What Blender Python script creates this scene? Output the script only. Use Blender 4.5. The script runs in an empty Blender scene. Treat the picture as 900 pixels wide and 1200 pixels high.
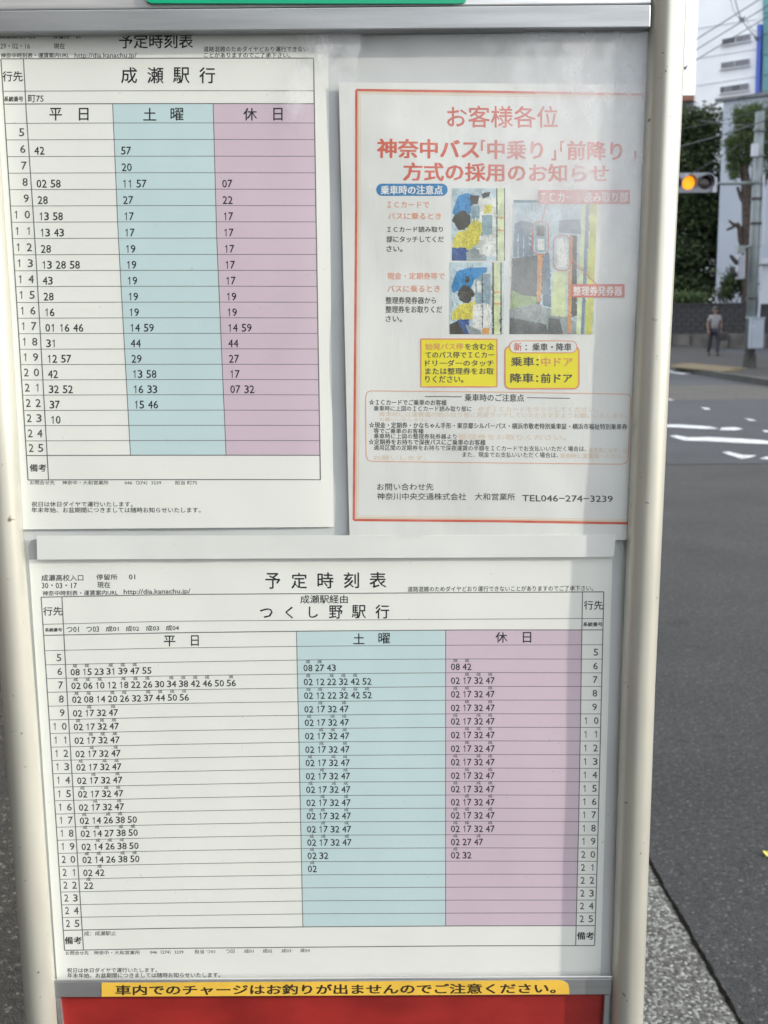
import bpy, bmesh, math, random
from mathutils import Vector, Matrix, noise
random.seed(7)
R = math.radians
scene = bpy.context.scene
COL = scene.collection

# ------------------------------------------------------------------ camera
F_PX, CX, CY = 1300.0, 450.0, 600.0           # focal length in pixels of the 900x1200 photograph
PITCH, ROLL = R(10.0), 0.0098
CAM = Vector((0, 0, 1.44))
fwd = Vector((0, math.cos(PITCH), -math.sin(PITCH)))
r0 = Vector((1, 0, 0)); u0 = Vector((0, math.sin(PITCH), math.cos(PITCH)))
rgt = r0 * math.cos(ROLL) - u0 * math.sin(ROLL)
upv = u0 * math.cos(ROLL) + r0 * math.sin(ROLL)
cd = bpy.data.cameras.new('camera')
cd.sensor_fit = 'VERTICAL'; cd.sensor_height = 4.8; cd.lens = 4.8 * F_PX / 1200
cd.clip_start = 0.02; cd.clip_end = 3000
cd.dof.use_dof = True; cd.dof.focus_distance = 0.69; cd.dof.aperture_fstop = 2.8
cam = bpy.data.objects.new('camera', cd); COL.objects.link(cam)
cam.matrix_world = Matrix(((rgt.x, upv.x, -fwd.x, CAM.x), (rgt.y, upv.y, -fwd.y, CAM.y), (rgt.z, upv.z, -fwd.z, CAM.z), (0, 0, 0, 1)))
scene.camera = cam

# ------------------------------------------------------------------ light
SUN_AZ, SUN_EL = R(109.5), R(18)
world = bpy.data.worlds.new('World'); scene.world = world; world.use_nodes = True
wn = world.node_tree; bg = wn.nodes['Background']
sky = wn.nodes.new('ShaderNodeTexSky'); sky.sky_type = 'NISHITA'; sky.sun_disc = False
sky.sun_elevation = SUN_EL; sky.sun_rotation = SUN_AZ
sky.air_density = 1.0; sky.dust_density = 3.0; sky.ozone_density = 1.0
# thin bright cloud over most of the sky
wtc = wn.nodes.new('ShaderNodeTexCoord'); wno = wn.nodes.new('ShaderNodeTexNoise'); wno.inputs['Scale'].default_value = 2.6; wno.inputs['Detail'].default_value = 6
wmr = wn.nodes.new('ShaderNodeMapRange'); wmr.inputs[1].default_value = 0.32; wmr.inputs[2].default_value = 0.55; wmr.inputs[3].default_value = 0.45; wmr.inputs[4].default_value = 0.96
wmx = wn.nodes.new('ShaderNodeMix'); wmx.data_type = 'RGBA'; wmx.inputs[7].default_value = (7.3, 7.6, 7.9, 1)
wn.links.new(wtc.outputs['Generated'], wno.inputs['Vector']); wn.links.new(wno.outputs[0], wmr.inputs[0]); wn.links.new(wmr.outputs[0], wmx.inputs[0])
wn.links.new(sky.outputs[0], wmx.inputs[6]); wn.links.new(wmx.outputs[2], bg.inputs[0]); bg.inputs[1].default_value = 0.12
S = Vector((math.cos(SUN_EL) * math.sin(SUN_AZ), math.cos(SUN_EL) * math.cos(SUN_AZ), math.sin(SUN_EL)))
sd = bpy.data.lights.new('sun', 'SUN'); sd.energy = 1.5; sd.angle = R(1.2); sd.color = (1.0, 0.93, 0.80)
so = bpy.data.objects.new('sun', sd); so.rotation_euler = S.to_track_quat('Z', 'Y').to_euler(); so.location = (20, -8, 20); COL.objects.link(so)
vs = scene.view_settings
scene.display_settings.display_device = 'sRGB'
vs.view_transform = 'Standard'; vs.look = 'None'; vs.gamma = 1; vs.exposure = 1.37; vs.use_curve_mapping = False

# ------------------------------------------------------------------ pixel <-> place
BD = 0.68                                       # distance of the board's backing from the camera
def ray(x, y): return fwd * F_PX + rgt * (x - CX) - upv * (y - CY)
def P(x, y, lift=0.0):                          # a point of the board, lift metres in front of its backing
    d = ray(x, y); return CAM + d * ((BD - lift) / d.y)
def G(x, y, z=0.0):                             # a point of the ground at height z
    d = ray(x, y); return CAM + d * ((z - CAM.z) / d.z)
def D(x, y, depth):                             # a point at a distance along +Y
    d = ray(x, y); return CAM + d * (depth / d.y)
def V(x, y, p0, n):                             # on a vertical plane through p0
    d = ray(x, y); return CAM + d * ((p0 - CAM).dot(n) / d.dot(n))

# ------------------------------------------------------------------ object helpers
def link(name, me, parent=None):
    o = bpy.data.objects.new(name, me); COL.objects.link(o)
    if parent is not None: o.parent = parent
    return o
def tag(o, label=None, cat=None, group=None, kind=None):
    if label: o['label'] = label
    if cat: o['category'] = cat
    if group: o['group'] = group
    if kind: o['kind'] = kind
    return o
def empty(name, loc, label, cat, group=None):
    o = bpy.data.objects.new(name, None); o.location = loc; o.empty_display_size = 0.1; COL.objects.link(o)
    return tag(o, label, cat, group)
class MB:                                        # collects world-space faces, links them as ONE mesh object
    def __init__(s): s.v = []; s.f = []; s.m = []
    def add(s, vs_, fs, mi=0):
        b = len(s.v); s.v += [tuple(p) for p in vs_]; s.f += [tuple(i + b for i in f) for f in fs]; s.m += [mi] * len(fs)
    def box(s, c, dx, dy, dz, mi=0, ax=None):   # centre, full sizes
        c = Vector(c); X, Y, Z = ax or (Vector((1, 0, 0)), Vector((0, 1, 0)), Vector((0, 0, 1)))
        vs_ = [c + X * (sx * dx / 2) + Y * (sy * dy / 2) + Z * (sz * dz / 2) for sx in (-1, 1) for sy in (-1, 1) for sz in (-1, 1)]
        s.add(vs_, [(0, 1, 3, 2), (4, 6, 7, 5), (0, 4, 5, 1), (2, 3, 7, 6), (0, 2, 6, 4), (1, 5, 7, 3)], mi)
    def tube(s, pts, rad, n=10, mi=0, cap=True):
        pts = [Vector(p) for p in pts]; rads = rad if isinstance(rad, (list, tuple)) else [rad] * len(pts)
        rings = []; prev = None
        for i, p in enumerate(pts):
            t = (pts[min(i + 1, len(pts) - 1)] - pts[max(i - 1, 0)]).normalized()
            if prev is None:
                a = Vector((0, 0, 1)) if abs(t.z) < .9 else Vector((0, 1, 0)); e = t.cross(a).normalized()
            else: e = (prev - t * prev.dot(t)).normalized()
            prev = e; w = t.cross(e)
            rings.append([p + (e * math.cos(2 * math.pi * k / n) + w * math.sin(2 * math.pi * k / n)) * rads[i] for k in range(n)])
        vs_ = [q for r_ in rings for q in r_]; fs = []
        for i in range(len(pts) - 1):
            for k in range(n):
                fs.append((i * n + k, i * n + (k + 1) % n, (i + 1) * n + (k + 1) % n, (i + 1) * n + k))
        if cap: fs += [tuple(range(n - 1, -1, -1)), tuple((len(pts) - 1) * n + k for k in range(n))]
        s.add(vs_, fs, mi)
    def build(s, name, mats, parent=None, smooth=False, bevel=0):
        me = bpy.data.meshes.new(name); origin = Vector((0, 0, 0))
        if parent is not None and parent.type == 'EMPTY': origin = parent.location
        elif parent is None:
            xs = [p[0] for p in s.v]; ys = [p[1] for p in s.v]; zs = [p[2] for p in s.v]
            origin = Vector(((min(xs) + max(xs)) / 2, (min(ys) + max(ys)) / 2, min(zs)))
        else: origin = parent.location
        if parent is not None and parent.parent is not None: origin = parent.parent.location
        me.from_pydata([(p[0] - origin.x, p[1] - origin.y, p[2] - origin.z) for p in s.v], [], s.f)
        for m in (mats if isinstance(mats, (list, tuple)) else [mats]): me.materials.append(m)
        me.polygons.foreach_set('material_index', s.m)
        if smooth: me.polygons.foreach_set('use_smooth', [True] * len(s.f))
        me.update()
        o = link(name, me, parent)
        if parent is None: o.location = origin
        if bevel:
            b = o.modifiers.new('bevel', 'BEVEL'); b.width = bevel; b.segments = 2; b.limit_method = 'ANGLE'
        return o

# ------------------------------------------------------------------ materials
def mat(name, col, rough=0.6, metal=0.0, var=0.0, vscale=20.0, bump=0.0, bscale=200.0, spec=0.5, col2=None, stretch=None, detail=4.0):
    m = bpy.data.materials.new(name); m.use_nodes = True; nt = m.node_tree; b = nt.nodes['Principled BSDF']
    b.inputs['Base Color'].default_value = (*col, 1); b.inputs['Roughness'].default_value = rough; b.inputs['Metallic'].default_value = metal
    b.inputs['Specular IOR Level'].default_value = spec
    tc = nt.nodes.new('ShaderNodeTexCoord'); src = tc.outputs['Object']
    if stretch:
        mp = nt.nodes.new('ShaderNodeMapping'); mp.inputs['Scale'].default_value = stretch; nt.links.new(src, mp.inputs[0]); src = mp.outputs[0]
    if var or col2:
        n = nt.nodes.new('ShaderNodeTexNoise'); n.inputs['Scale'].default_value = vscale; n.inputs['Detail'].default_value = detail
        nt.links.new(src, n.inputs['Vector'])
        rmp = nt.nodes.new('ShaderNodeValToRGB')
        lo = tuple(c * (1 - var) for c in col); hi = col2 or tuple(min(1, c * (1 + var)) for c in col)
        rmp.color_ramp.elements[0].position = 0.35; rmp.color_ramp.elements[1].position = 0.65
        rmp.color_ramp.elements[0].color = (*lo, 1); rmp.color_ramp.elements[1].color = (*hi, 1)
        nt.links.new(n.outputs[0], rmp.inputs[0]); nt.links.new(rmp.outputs[0], b.inputs['Base Color'])
    if bump:
        n2 = nt.nodes.new('ShaderNodeTexNoise'); n2.inputs['Scale'].default_value = bscale; n2.inputs['Detail'].default_value = 3
        nt.links.new(src, n2.inputs['Vector'])
        bp = nt.nodes.new('ShaderNodeBump'); bp.inputs['Strength'].default_value = bump; bp.inputs['Distance'].default_value = 0.002
        nt.links.new(n2.outputs[0], bp.inputs['Height']); nt.links.new(bp.outputs[0], b.inputs['Normal'])
    return m
def emis(name, col, e):
    m = mat(name, col, 0.4); b = m.node_tree.nodes['Principled BSDF']
    b.inputs['Emission Color'].default_value = (*col, 1); b.inputs['Emission Strength'].default_value = e; return m

M = {}
M['paper'] = mat('paper', (0.82, 0.83, 0.80), 0.55, var=0.012, vscale=14, bump=0.02, bscale=600, spec=0.3)
M['poster_paper'] = mat('poster_paper', (0.72, 0.73, 0.72), 0.4, var=0.05, vscale=12, bump=0.06, bscale=90, spec=0.4, stretch=(3, 1, .7))
M['strip_paper'] = mat('strip_paper', (0.76, 0.77, 0.76), 0.5, var=0.03, vscale=18, spec=0.3)
M['back'] = mat('back_panel_white', (0.60, 0.62, 0.63), 0.5, var=0.08, vscale=9, bump=0.03, bscale=60)
M['alu'] = mat('aluminium', (0.40, 0.415, 0.43), 0.42, 0.75, var=0.10, vscale=30, stretch=(.4, 1, 6), bump=0.05, bscale=240)
M['alu_lip'] = mat('aluminium_bright', (0.62, 0.63, 0.64), 0.35, 0.6, var=0.18, vscale=40, stretch=(.3, 1, 6))
M['post'] = None
M['ink'] = mat('black_ink', (0.025, 0.027, 0.028), 0.5, spec=0.2)
M['ink_soft'] = mat('faded_black_ink', (0.09, 0.09, 0.09), 0.5, spec=0.2)
M['ink_grey'] = mat('grey_ink', (0.16, 0.165, 0.165), 0.5, spec=0.2)
M['cyan'] = mat('pale_blue_tint', (0.55, 0.70, 0.73), 0.55, var=0.02, vscale=14, spec=0.3)
M['pink'] = mat('pale_pink_tint', (0.63, 0.51, 0.60), 0.55, var=0.02, vscale=14, spec=0.3)
M['red_ink'] = mat('red_ink', (0.57, 0.11, 0.07), 0.5, spec=0.2, col2=(0.64, 0.18, 0.13), vscale=60)
M['red_light'] = mat('light_red_ink', (0.60, 0.16, 0.13), 0.5, spec=0.2)
M['orange_ink'] = mat('orange_ink', (0.72, 0.30, 0.19), 0.5, spec=0.2)
M['orange_faint'] = mat('faded_orange_ink', (0.72, 0.62, 0.50), 0.5, spec=0.2)
M['orange_line'] = mat('orange_line', (0.72, 0.42, 0.30), 0.5, spec=0.2)
M['peach'] = mat('peach_line', (0.70, 0.58, 0.46), 0.5, spec=0.2)
M['blue_ink'] = mat('blue_ink', (0.05, 0.22, 0.47), 0.5, spec=0.2)
M['yellow_ink'] = mat('yellow_ink', (0.80, 0.72, 0.06), 0.5, spec=0.2)
M['white_ink'] = mat('white_print', (0.78, 0.78, 0.76), 0.5, spec=0.2)
M['sticker'] = mat('yellow_vinyl', (0.74, 0.47, 0.065), 0.38, var=0.08, vscale=40)
M['sticker_ink'] = mat('brown_black_vinyl', (0.035, 0.025, 0.015), 0.4)
M['red_panel'] = mat('red_enamel', (0.26, 0.018, 0.016), 0.38, var=0.12, vscale=22, bump=0.08, bscale=50, col2=(0.33, 0.024, 0.02), stretch=(1, 1, 2.2), detail=7)
M['red_ghost'] = mat('worn_red_letters', (0.272, 0.019, 0.017), 0.5)
M['green_panel'] = mat('green_enamel', (0.0, 0.36, 0.19), 0.35, var=0.06)
BASEC = {}
for k, c in dict(p_sky=(0.50, 0.62, 0.68), p_blue=(0.07, 0.27, 0.55), p_dark=(0.09, 0.09, 0.08), p_yellow=(0.68, 0.62, 0.13), p_jeans=(0.07, 0.13, 0.33),
                 p_grey=(0.33, 0.38, 0.39), p_white=(0.70, 0.72, 0.70), p_green=(0.33, 0.45, 0.22), p_pole=(0.60, 0.68, 0.40), p_machine=(0.28, 0.40, 0.46),
                 p_floor=(0.13, 0.15, 0.15), p_orange=(0.66, 0.34, 0.13), p_bluegrey=(0.16, 0.24, 0.32), p_lime=(0.58, 0.60, 0.16), p_wire=(0.10, 0.12, 0.13)).items():
    BASEC[k] = c; M[k] = mat('photo_' + k[2:], c, 0.5, spec=0.3, var=0.22, vscale=130)
def post_material():
    m = mat('painted_steel_post', (0.60, 0.595, 0.535), 0.34, 0.55, var=0.05, vscale=45, bump=0.05, bscale=70, stretch=(1, 1, .35)); nt = m.node_tree; b = nt.nodes['Principled BSDF']
    b.inputs['Coat Weight'].default_value = 0.25; b.inputs['Coat Roughness'].default_value = 0.2
    src = b.inputs['Base Color'].links[0].from_socket; tc = nt.nodes.new('ShaderNodeTexCoord'); n = nt.nodes.new('ShaderNodeTexNoise'); n.inputs['Scale'].default_value = 170; n.inputs['Detail'].default_value = 3
    nt.links.new(tc.outputs['Object'], n.inputs['Vector']); r_ = nt.nodes.new('ShaderNodeMapRange'); r_.inputs[1].default_value = .70; r_.inputs[2].default_value = .76; nt.links.new(n.outputs[0], r_.inputs[0])
    mx = nt.nodes.new('ShaderNodeMix'); mx.data_type = 'RGBA'; mx.inputs[7].default_value = (.20, .18, .15, 1); nt.links.new(r_.outputs[0], mx.inputs[0]); nt.links.new(src, mx.inputs[6]); nt.links.new(mx.outputs[2], b.inputs['Base Color'])
    return m
M['post'] = post_material()
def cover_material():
    m = bpy.data.materials.new('scratched_acrylic_painted_glare'); m.use_nodes = True; nt = m.node_tree; N = nt.nodes; L = nt.links; N.clear()
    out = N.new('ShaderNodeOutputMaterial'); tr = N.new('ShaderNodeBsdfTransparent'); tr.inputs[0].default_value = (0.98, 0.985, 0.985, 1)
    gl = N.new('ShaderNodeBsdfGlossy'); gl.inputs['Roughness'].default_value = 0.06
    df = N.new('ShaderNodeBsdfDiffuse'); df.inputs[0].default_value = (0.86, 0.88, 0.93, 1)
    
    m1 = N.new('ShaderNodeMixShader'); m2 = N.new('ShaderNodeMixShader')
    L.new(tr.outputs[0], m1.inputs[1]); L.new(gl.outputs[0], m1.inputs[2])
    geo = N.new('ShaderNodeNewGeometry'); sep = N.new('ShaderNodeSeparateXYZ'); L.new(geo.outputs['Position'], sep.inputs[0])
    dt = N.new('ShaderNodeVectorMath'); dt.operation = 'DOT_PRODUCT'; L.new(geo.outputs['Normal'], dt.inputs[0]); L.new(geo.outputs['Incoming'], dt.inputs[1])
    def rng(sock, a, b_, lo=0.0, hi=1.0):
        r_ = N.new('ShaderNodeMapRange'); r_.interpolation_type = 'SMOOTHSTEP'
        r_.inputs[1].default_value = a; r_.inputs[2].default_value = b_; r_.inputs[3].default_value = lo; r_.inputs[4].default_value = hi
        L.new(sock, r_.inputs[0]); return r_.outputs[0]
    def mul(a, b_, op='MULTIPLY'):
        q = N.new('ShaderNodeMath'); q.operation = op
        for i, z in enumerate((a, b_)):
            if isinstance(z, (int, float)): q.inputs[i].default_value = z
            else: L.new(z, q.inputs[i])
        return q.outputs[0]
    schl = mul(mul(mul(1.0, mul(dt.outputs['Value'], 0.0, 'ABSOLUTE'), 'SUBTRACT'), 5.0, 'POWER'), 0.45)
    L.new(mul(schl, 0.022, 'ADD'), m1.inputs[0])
    # painted glare: upper right corner and a small top patch, with a ragged border
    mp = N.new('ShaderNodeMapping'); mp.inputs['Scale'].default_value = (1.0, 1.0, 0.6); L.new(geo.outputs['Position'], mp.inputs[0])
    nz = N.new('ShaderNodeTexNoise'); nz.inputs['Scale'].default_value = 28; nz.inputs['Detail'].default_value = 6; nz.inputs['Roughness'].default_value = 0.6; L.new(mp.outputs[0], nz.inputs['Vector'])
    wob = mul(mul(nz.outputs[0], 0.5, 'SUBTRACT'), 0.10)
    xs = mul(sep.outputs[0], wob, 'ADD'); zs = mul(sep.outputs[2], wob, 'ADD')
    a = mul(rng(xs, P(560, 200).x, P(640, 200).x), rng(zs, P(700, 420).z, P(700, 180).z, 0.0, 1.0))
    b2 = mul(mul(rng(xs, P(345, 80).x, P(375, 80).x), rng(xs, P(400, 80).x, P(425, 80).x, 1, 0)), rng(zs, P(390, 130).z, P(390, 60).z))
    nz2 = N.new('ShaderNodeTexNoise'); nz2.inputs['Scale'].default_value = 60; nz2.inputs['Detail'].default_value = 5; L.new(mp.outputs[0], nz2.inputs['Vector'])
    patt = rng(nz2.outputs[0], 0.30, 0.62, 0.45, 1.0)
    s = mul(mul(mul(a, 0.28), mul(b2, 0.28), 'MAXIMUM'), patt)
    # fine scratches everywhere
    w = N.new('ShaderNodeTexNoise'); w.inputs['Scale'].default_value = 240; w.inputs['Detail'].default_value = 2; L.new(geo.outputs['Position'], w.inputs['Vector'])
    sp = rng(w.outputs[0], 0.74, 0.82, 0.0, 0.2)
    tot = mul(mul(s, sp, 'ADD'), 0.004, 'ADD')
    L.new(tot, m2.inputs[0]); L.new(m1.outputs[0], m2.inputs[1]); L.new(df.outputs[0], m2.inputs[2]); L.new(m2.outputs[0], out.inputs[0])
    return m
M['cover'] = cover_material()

def speckle(name, dark, mid, light, s1, s2, p_light=0.62, rough=0.85, big=0.15, bumpd=0.003, bump=0.6, stain=0.62):
    m = bpy.data.materials.new(name); m.use_nodes = True; nt = m.node_tree; N = nt.nodes; L = nt.links; b = N['Principled BSDF']
    b.inputs['Roughness'].default_value = rough
    tc = N.new('ShaderNodeTexCoord'); co = tc.outputs['Object']
    v = N.new('ShaderNodeTexVoronoi'); v.inputs['Scale'].default_value = s1; L.new(co, v.inputs['Vector'])
    sp = N.new('ShaderNodeSeparateColor'); L.new(v.outputs['Color'], sp.inputs[0])
    r1 = N.new('ShaderNodeValToRGB'); cr = r1.color_ramp; cr.elements[0].position = 0.0; cr.elements[0].color = (*dark, 1)
    cr.elements[1].position = 1.0; cr.elements[1].color = (*light, 1)
    e = cr.elements.new(0.35); e.color = (*mid, 1); e = cr.elements.new(p_light); e.color = (*[x * 1.15 for x in mid], 1)
    L.new(sp.outputs[0], r1.inputs[0])
    n = N.new('ShaderNodeTexNoise'); n.inputs['Scale'].default_value = s2; n.inputs['Detail'].default_value = 5; L.new(co, n.inputs['Vector'])
    n2 = N.new('ShaderNodeTexNoise'); n2.inputs['Scale'].default_value = 1.3; n2.inputs['Detail'].default_value = 6; L.new(co, n2.inputs['Vector'])
    mr = N.new('ShaderNodeMapRange'); mr.inputs[1].default_value = 0.3; mr.inputs[2].default_value = 0.7; mr.inputs[3].default_value = 0.7; mr.inputs[4].default_value = 1.3; L.new(n.outputs[0], mr.inputs[0])
    mr2 = N.new('ShaderNodeMapRange'); mr2.inputs[1].default_value = 0.3; mr2.inputs[2].default_value = 0.7; mr2.inputs[3].default_value = 1 - big; mr2.inputs[4].default_value = 1 + big; L.new(n2.outputs[0], mr2.inputs[0])
    q = N.new('ShaderNodeMath'); q.operation = 'MULTIPLY'; L.new(mr.outputs[0], q.inputs[0]); L.new(mr2.outputs[0], q.inputs[1])
    n3 = N.new('ShaderNodeTexNoise'); n3.inputs['Scale'].default_value = 5.5; n3.inputs['Detail'].default_value = 4; n3.inputs['Roughness'].default_value = .55; L.new(co, n3.inputs['Vector'])
    mr3 = N.new('ShaderNodeMapRange'); mr3.inputs[1].default_value = 0.62; mr3.inputs[2].default_value = 0.72; mr3.inputs[3].default_value = 1.0; mr3.inputs[4].default_value = stain; L.new(n3.outputs[0], mr3.inputs[0])
    q3 = N.new('ShaderNodeMath'); q3.operation = 'MULTIPLY'; L.new(q.outputs[0], q3.inputs[0]); L.new(mr3.outputs[0], q3.inputs[1]); q = q3
    vm = N.new('ShaderNodeVectorMath'); vm.operation = 'SCALE'; L.new(r1.outputs[0], vm.inputs[0]); L.new(q.outputs[0], vm.inputs['Scale'])
    L.new(vm.outputs[0], b.inputs['Base Color'])
    bp = N.new('ShaderNodeBump'); bp.inputs['Strength'].default_value = bump; bp.inputs['Distance'].default_value = bumpd
    L.new(v.outputs['Distance'], bp.inputs['Height']); bp.invert = True; L.new(bp.outputs[0], b.inputs['Normal'])
    return m
M['road'] = speckle('road_asphalt', (0.012, 0.013, 0.014), (0.027, 0.028, 0.030), (0.095, 0.095, 0.085), 160, 60, 0.90, big=.22)
M['road2'] = speckle('newer_and_shaded_asphalt', (0.020, 0.022, 0.027), (0.031, 0.033, 0.041), (0.06, 0.06, 0.06), 80, 25, 0.9)
M['road3'] = speckle('brownish_asphalt', (0.036, 0.035, 0.031), (0.052, 0.050, 0.044), (0.08, 0.075, 0.065), 60, 12, 0.9)
M['walk'] = speckle('pavement_asphalt', (0.012, 0.011, 0.009), (0.030, 0.028, 0.023), (0.20, 0.19, 0.16), 170, 45, 0.92, bump=0.9)
M['kerb'] = speckle('exposed_aggregate_concrete', (0.032, 0.032, 0.029), (0.090, 0.090, 0.085), (0.32, 0.33, 0.31), 150, 120, 0.62, stain=.85)
M['dirt'] = mat('dark_dirt', (0.009, 0.008, 0.007), 0.95, var=0.5, vscale=60, bump=0.8, spec=.05)
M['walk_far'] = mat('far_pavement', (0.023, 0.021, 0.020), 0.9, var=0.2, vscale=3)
M['paint'] = mat('worn_road_paint', (0.36, 0.37, 0.39), 0.75, vscale=7, col2=(0.60, 0.62, 0.64), detail=8)
M['tactile'] = mat('yellow_tactile_tile', (0.15, 0.115, 0.06), 0.8, var=0.25, vscale=6)
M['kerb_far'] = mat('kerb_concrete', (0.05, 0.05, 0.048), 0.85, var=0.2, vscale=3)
M['ground'] = mat('ground_earth', (0.07, 0.065, 0.055), 0.95, var=0.3, vscale=0.6)
M['leafy'] = mat('yellow_leaf', (0.62, 0.55, 0.10), 0.5, var=0.1, vscale=90)

# ------------------------------------------------------------------ ground and roads
KA, KB = G(761, 1012, .006), G(861, 1190, .006); KX = KA.x       # road-side edge of the near pavement
def sheet(name, pts, z, m, kind='structure', parent=None):
    mb = MB(); mb.add([(p[0], p[1], z) for p in pts], [tuple(range(len(pts)))]); o = mb.build(name, m, parent)
    if kind and parent is None: o['kind'] = kind
    return o
sheet('ground', [(-900, -900), (900, -900), (900, 900), (-900, 900)], -0.012, M['ground'])
sheet('road', [(-30, -30), (70, -30), (70, 60), (-30, 60)], 0.0, M['road'])
# newer asphalt across the junction mouth and a paler brown band beyond it
def gpoly(px, z): return [(G(x, y, z).x, G(x, y, z).y) for x, y in px]
yA, yB, yC = G(850, 542).y, G(850, 470).y, G(850, 453).y
sheet('newer_road_surface', [(-12, yA - .3), (60, yA + .5), (60, yB - .6), (-12, yB + .6)], 0.004, M['road2'])
sheet('brownish_road_surface', [(-12, yB + .62), (60, yB - .58), (60, yC - .5), (-12, yC + .7)], 0.004, M['road3'])
sheet('shade_toned_road_surface', [(-12, yC + .72), (60, yC - .48), (60, 60), (-12, 60)], 0.004, M['road2'])  # tree shade over the far road, put into the sheet's darker colour
# near pavement, 0.10 above the road, its kerb slab and the dirt gap
mb = MB(); mb.box((KX - .62 - 9, 2, .04), 18, 20, .12)
near = mb.build('pavement', M['walk']); near['kind'] = 'structure'
y = -8.0
mb = MB(); mb.box((0, 0, 0), .52, .600, .125)
kerb0 = None; random.seed(3)
for i in range(34):
    yc = -8 + i * .606
    if kerb0 is None:
        kerb0 = mb.build('kerb_slab', M['kerb'], None, bevel=.0015); me = kerb0.data
        kerb0.parent = near; o = kerb0
    else:
        o = kerb0.copy(); COL.objects.link(o)
    kx_ = KA.x + (KB.x - KA.x) * (yc - KA.y) / (KB.y - KA.y); o.location = Vector((kx_ - .26, yc, -.117)) - near.location; o.location.z += random.uniform(-.0008, .0008); o.rotation_euler.z = -math.atan2(KB.x - KA.x, KB.y - KA.y)
    for k in ('label', 'category'):
        if k in o: del o[k]
def kline(yy): return KA.x + (KB.x - KA.x) * (yy - KA.y) / (KB.y - KA.y)
rn = random.Random(2); mb = MB(); ys_ = [-8 + i * .02 for i in range(1000)]; vv = []
for yy in ys_: vv += [(kline(yy) - .002 - rn.random() * .004, yy, .0105), (kline(yy) + .004 + rn.random() * .005 + .005 * noise.noise(Vector((yy * 6, 0, 0))), yy, .0105)]
mb.add(vv, [(2 * i, 2 * i + 1, 2 * i + 3, 2 * i + 2) for i in range(len(ys_) - 1)]); gd = mb.build('gutter_dirt', M['dirt']); gd['kind'] = 'structure'
# far pavement
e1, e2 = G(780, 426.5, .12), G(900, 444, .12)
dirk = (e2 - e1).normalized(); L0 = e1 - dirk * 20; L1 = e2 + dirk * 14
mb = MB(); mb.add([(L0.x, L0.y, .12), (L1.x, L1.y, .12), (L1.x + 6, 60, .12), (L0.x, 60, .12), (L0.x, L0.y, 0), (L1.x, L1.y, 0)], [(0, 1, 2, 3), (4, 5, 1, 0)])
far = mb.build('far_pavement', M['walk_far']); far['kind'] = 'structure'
mb = MB(); nrm = Vector((dirk.y, -dirk.x, 0))
if nrm.y > 0: nrm = -nrm
for i in range(30):
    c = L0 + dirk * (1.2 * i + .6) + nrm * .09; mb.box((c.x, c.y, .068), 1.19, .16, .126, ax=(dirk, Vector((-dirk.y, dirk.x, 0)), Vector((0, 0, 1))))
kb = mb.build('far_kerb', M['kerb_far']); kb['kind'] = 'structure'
# markings (outlines traced, laid on the road at their place)
paint_px = {
 'crosswalk_stripe': [[(770, 431.5), (784, 432.5), (816, 437.5), (800, 438.6), (770, 434.5)]],
 'dash': [[(774, 466.5), (784, 467.3), (791, 469), (774, 468.2)], [(821, 477), (831, 478.3), (832, 480), (826, 479.8)], [(872, 490), (881, 491.2), (887, 493), (879, 493)]],
 'stripe': [[(770, 497.2), (795, 497.5), (805, 498), (832, 499.8), (843, 502.6), (820, 502.4), (795, 500.8), (770, 500)],
            [(846, 501), (862, 500.6), (871, 502.6), (862, 504.2), (843, 503.8)], [(893, 504), (902, 504.4), (902, 506.4), (896, 506.2)]],
 'stop_line': [[(784, 510.6), (793, 510), (806, 512.6), (830, 512), (880, 514.6), (902, 516.6), (902, 520.4), (860, 518.6), (830, 517), (801, 516)]],
 'arrow': [[(846, 530), (854, 529), (862, 531), (872, 533.4), (887, 533.4), (880, 536), (870, 537.8), (862, 535.4)]],
 'arrow_tail': [[(890, 537.4), (897, 535.2), (903, 535), (903, 538.4)]],
}
names = {'crosswalk_stripe': 'crosswalk_marking', 'dash': 'lane_marking', 'stripe': 'worn_crosswalk_line', 'stop_line': 'stop_line', 'arrow': 'arrow_marking', 'arrow_tail': 'arrow_marking'}
for k, lst in paint_px.items():
    for px in lst: sheet(names[k], gpoly(px, .008), .008, M['paint'])
# tactile paving tiles on the far pavement
tp = empty('tactile_paving', G(835, 430, .12), 'dull yellow tactile paving strip on the far pavement beside the signal pole', 'paving')
a, b_, c_ = G(803, 426, .12), G(868, 431.5, .12), G(858, 436, .12)
dx = (b_ - a); n_ = 9
w_ = (G(850, 436, .12) - G(866, 431, .12))
t0 = None
for i in range(n_):
    for j in range(3):
        c = a + dx * ((i + .5) / n_) + w_ * ((j + .5) / 3)
        if t0 is None:
            mb = MB(); mb.box((0, 0, .004), (dx.length / n_) * .96, .29 * 1.6, .02, ax=(dx.normalized(), Vector((-dx.y, dx.x, 0)).normalized(), Vector((0, 0, 1))))
            for q in range(3): mb.box(dx.normalized() * ((q - 1) * .09) + Vector((0, 0, .016)), .05, .26, .006)
            t0 = mb.build('tile', M['tactile'], None); t0.parent = tp; t = t0; off = Vector((0, 0, t0.location.z))
        else: t = t0.copy(); COL.objects.link(t)
        t.location = Vector((c.x, c.y, .12)) - tp.location + Vector((0, 0, .0))
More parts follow.
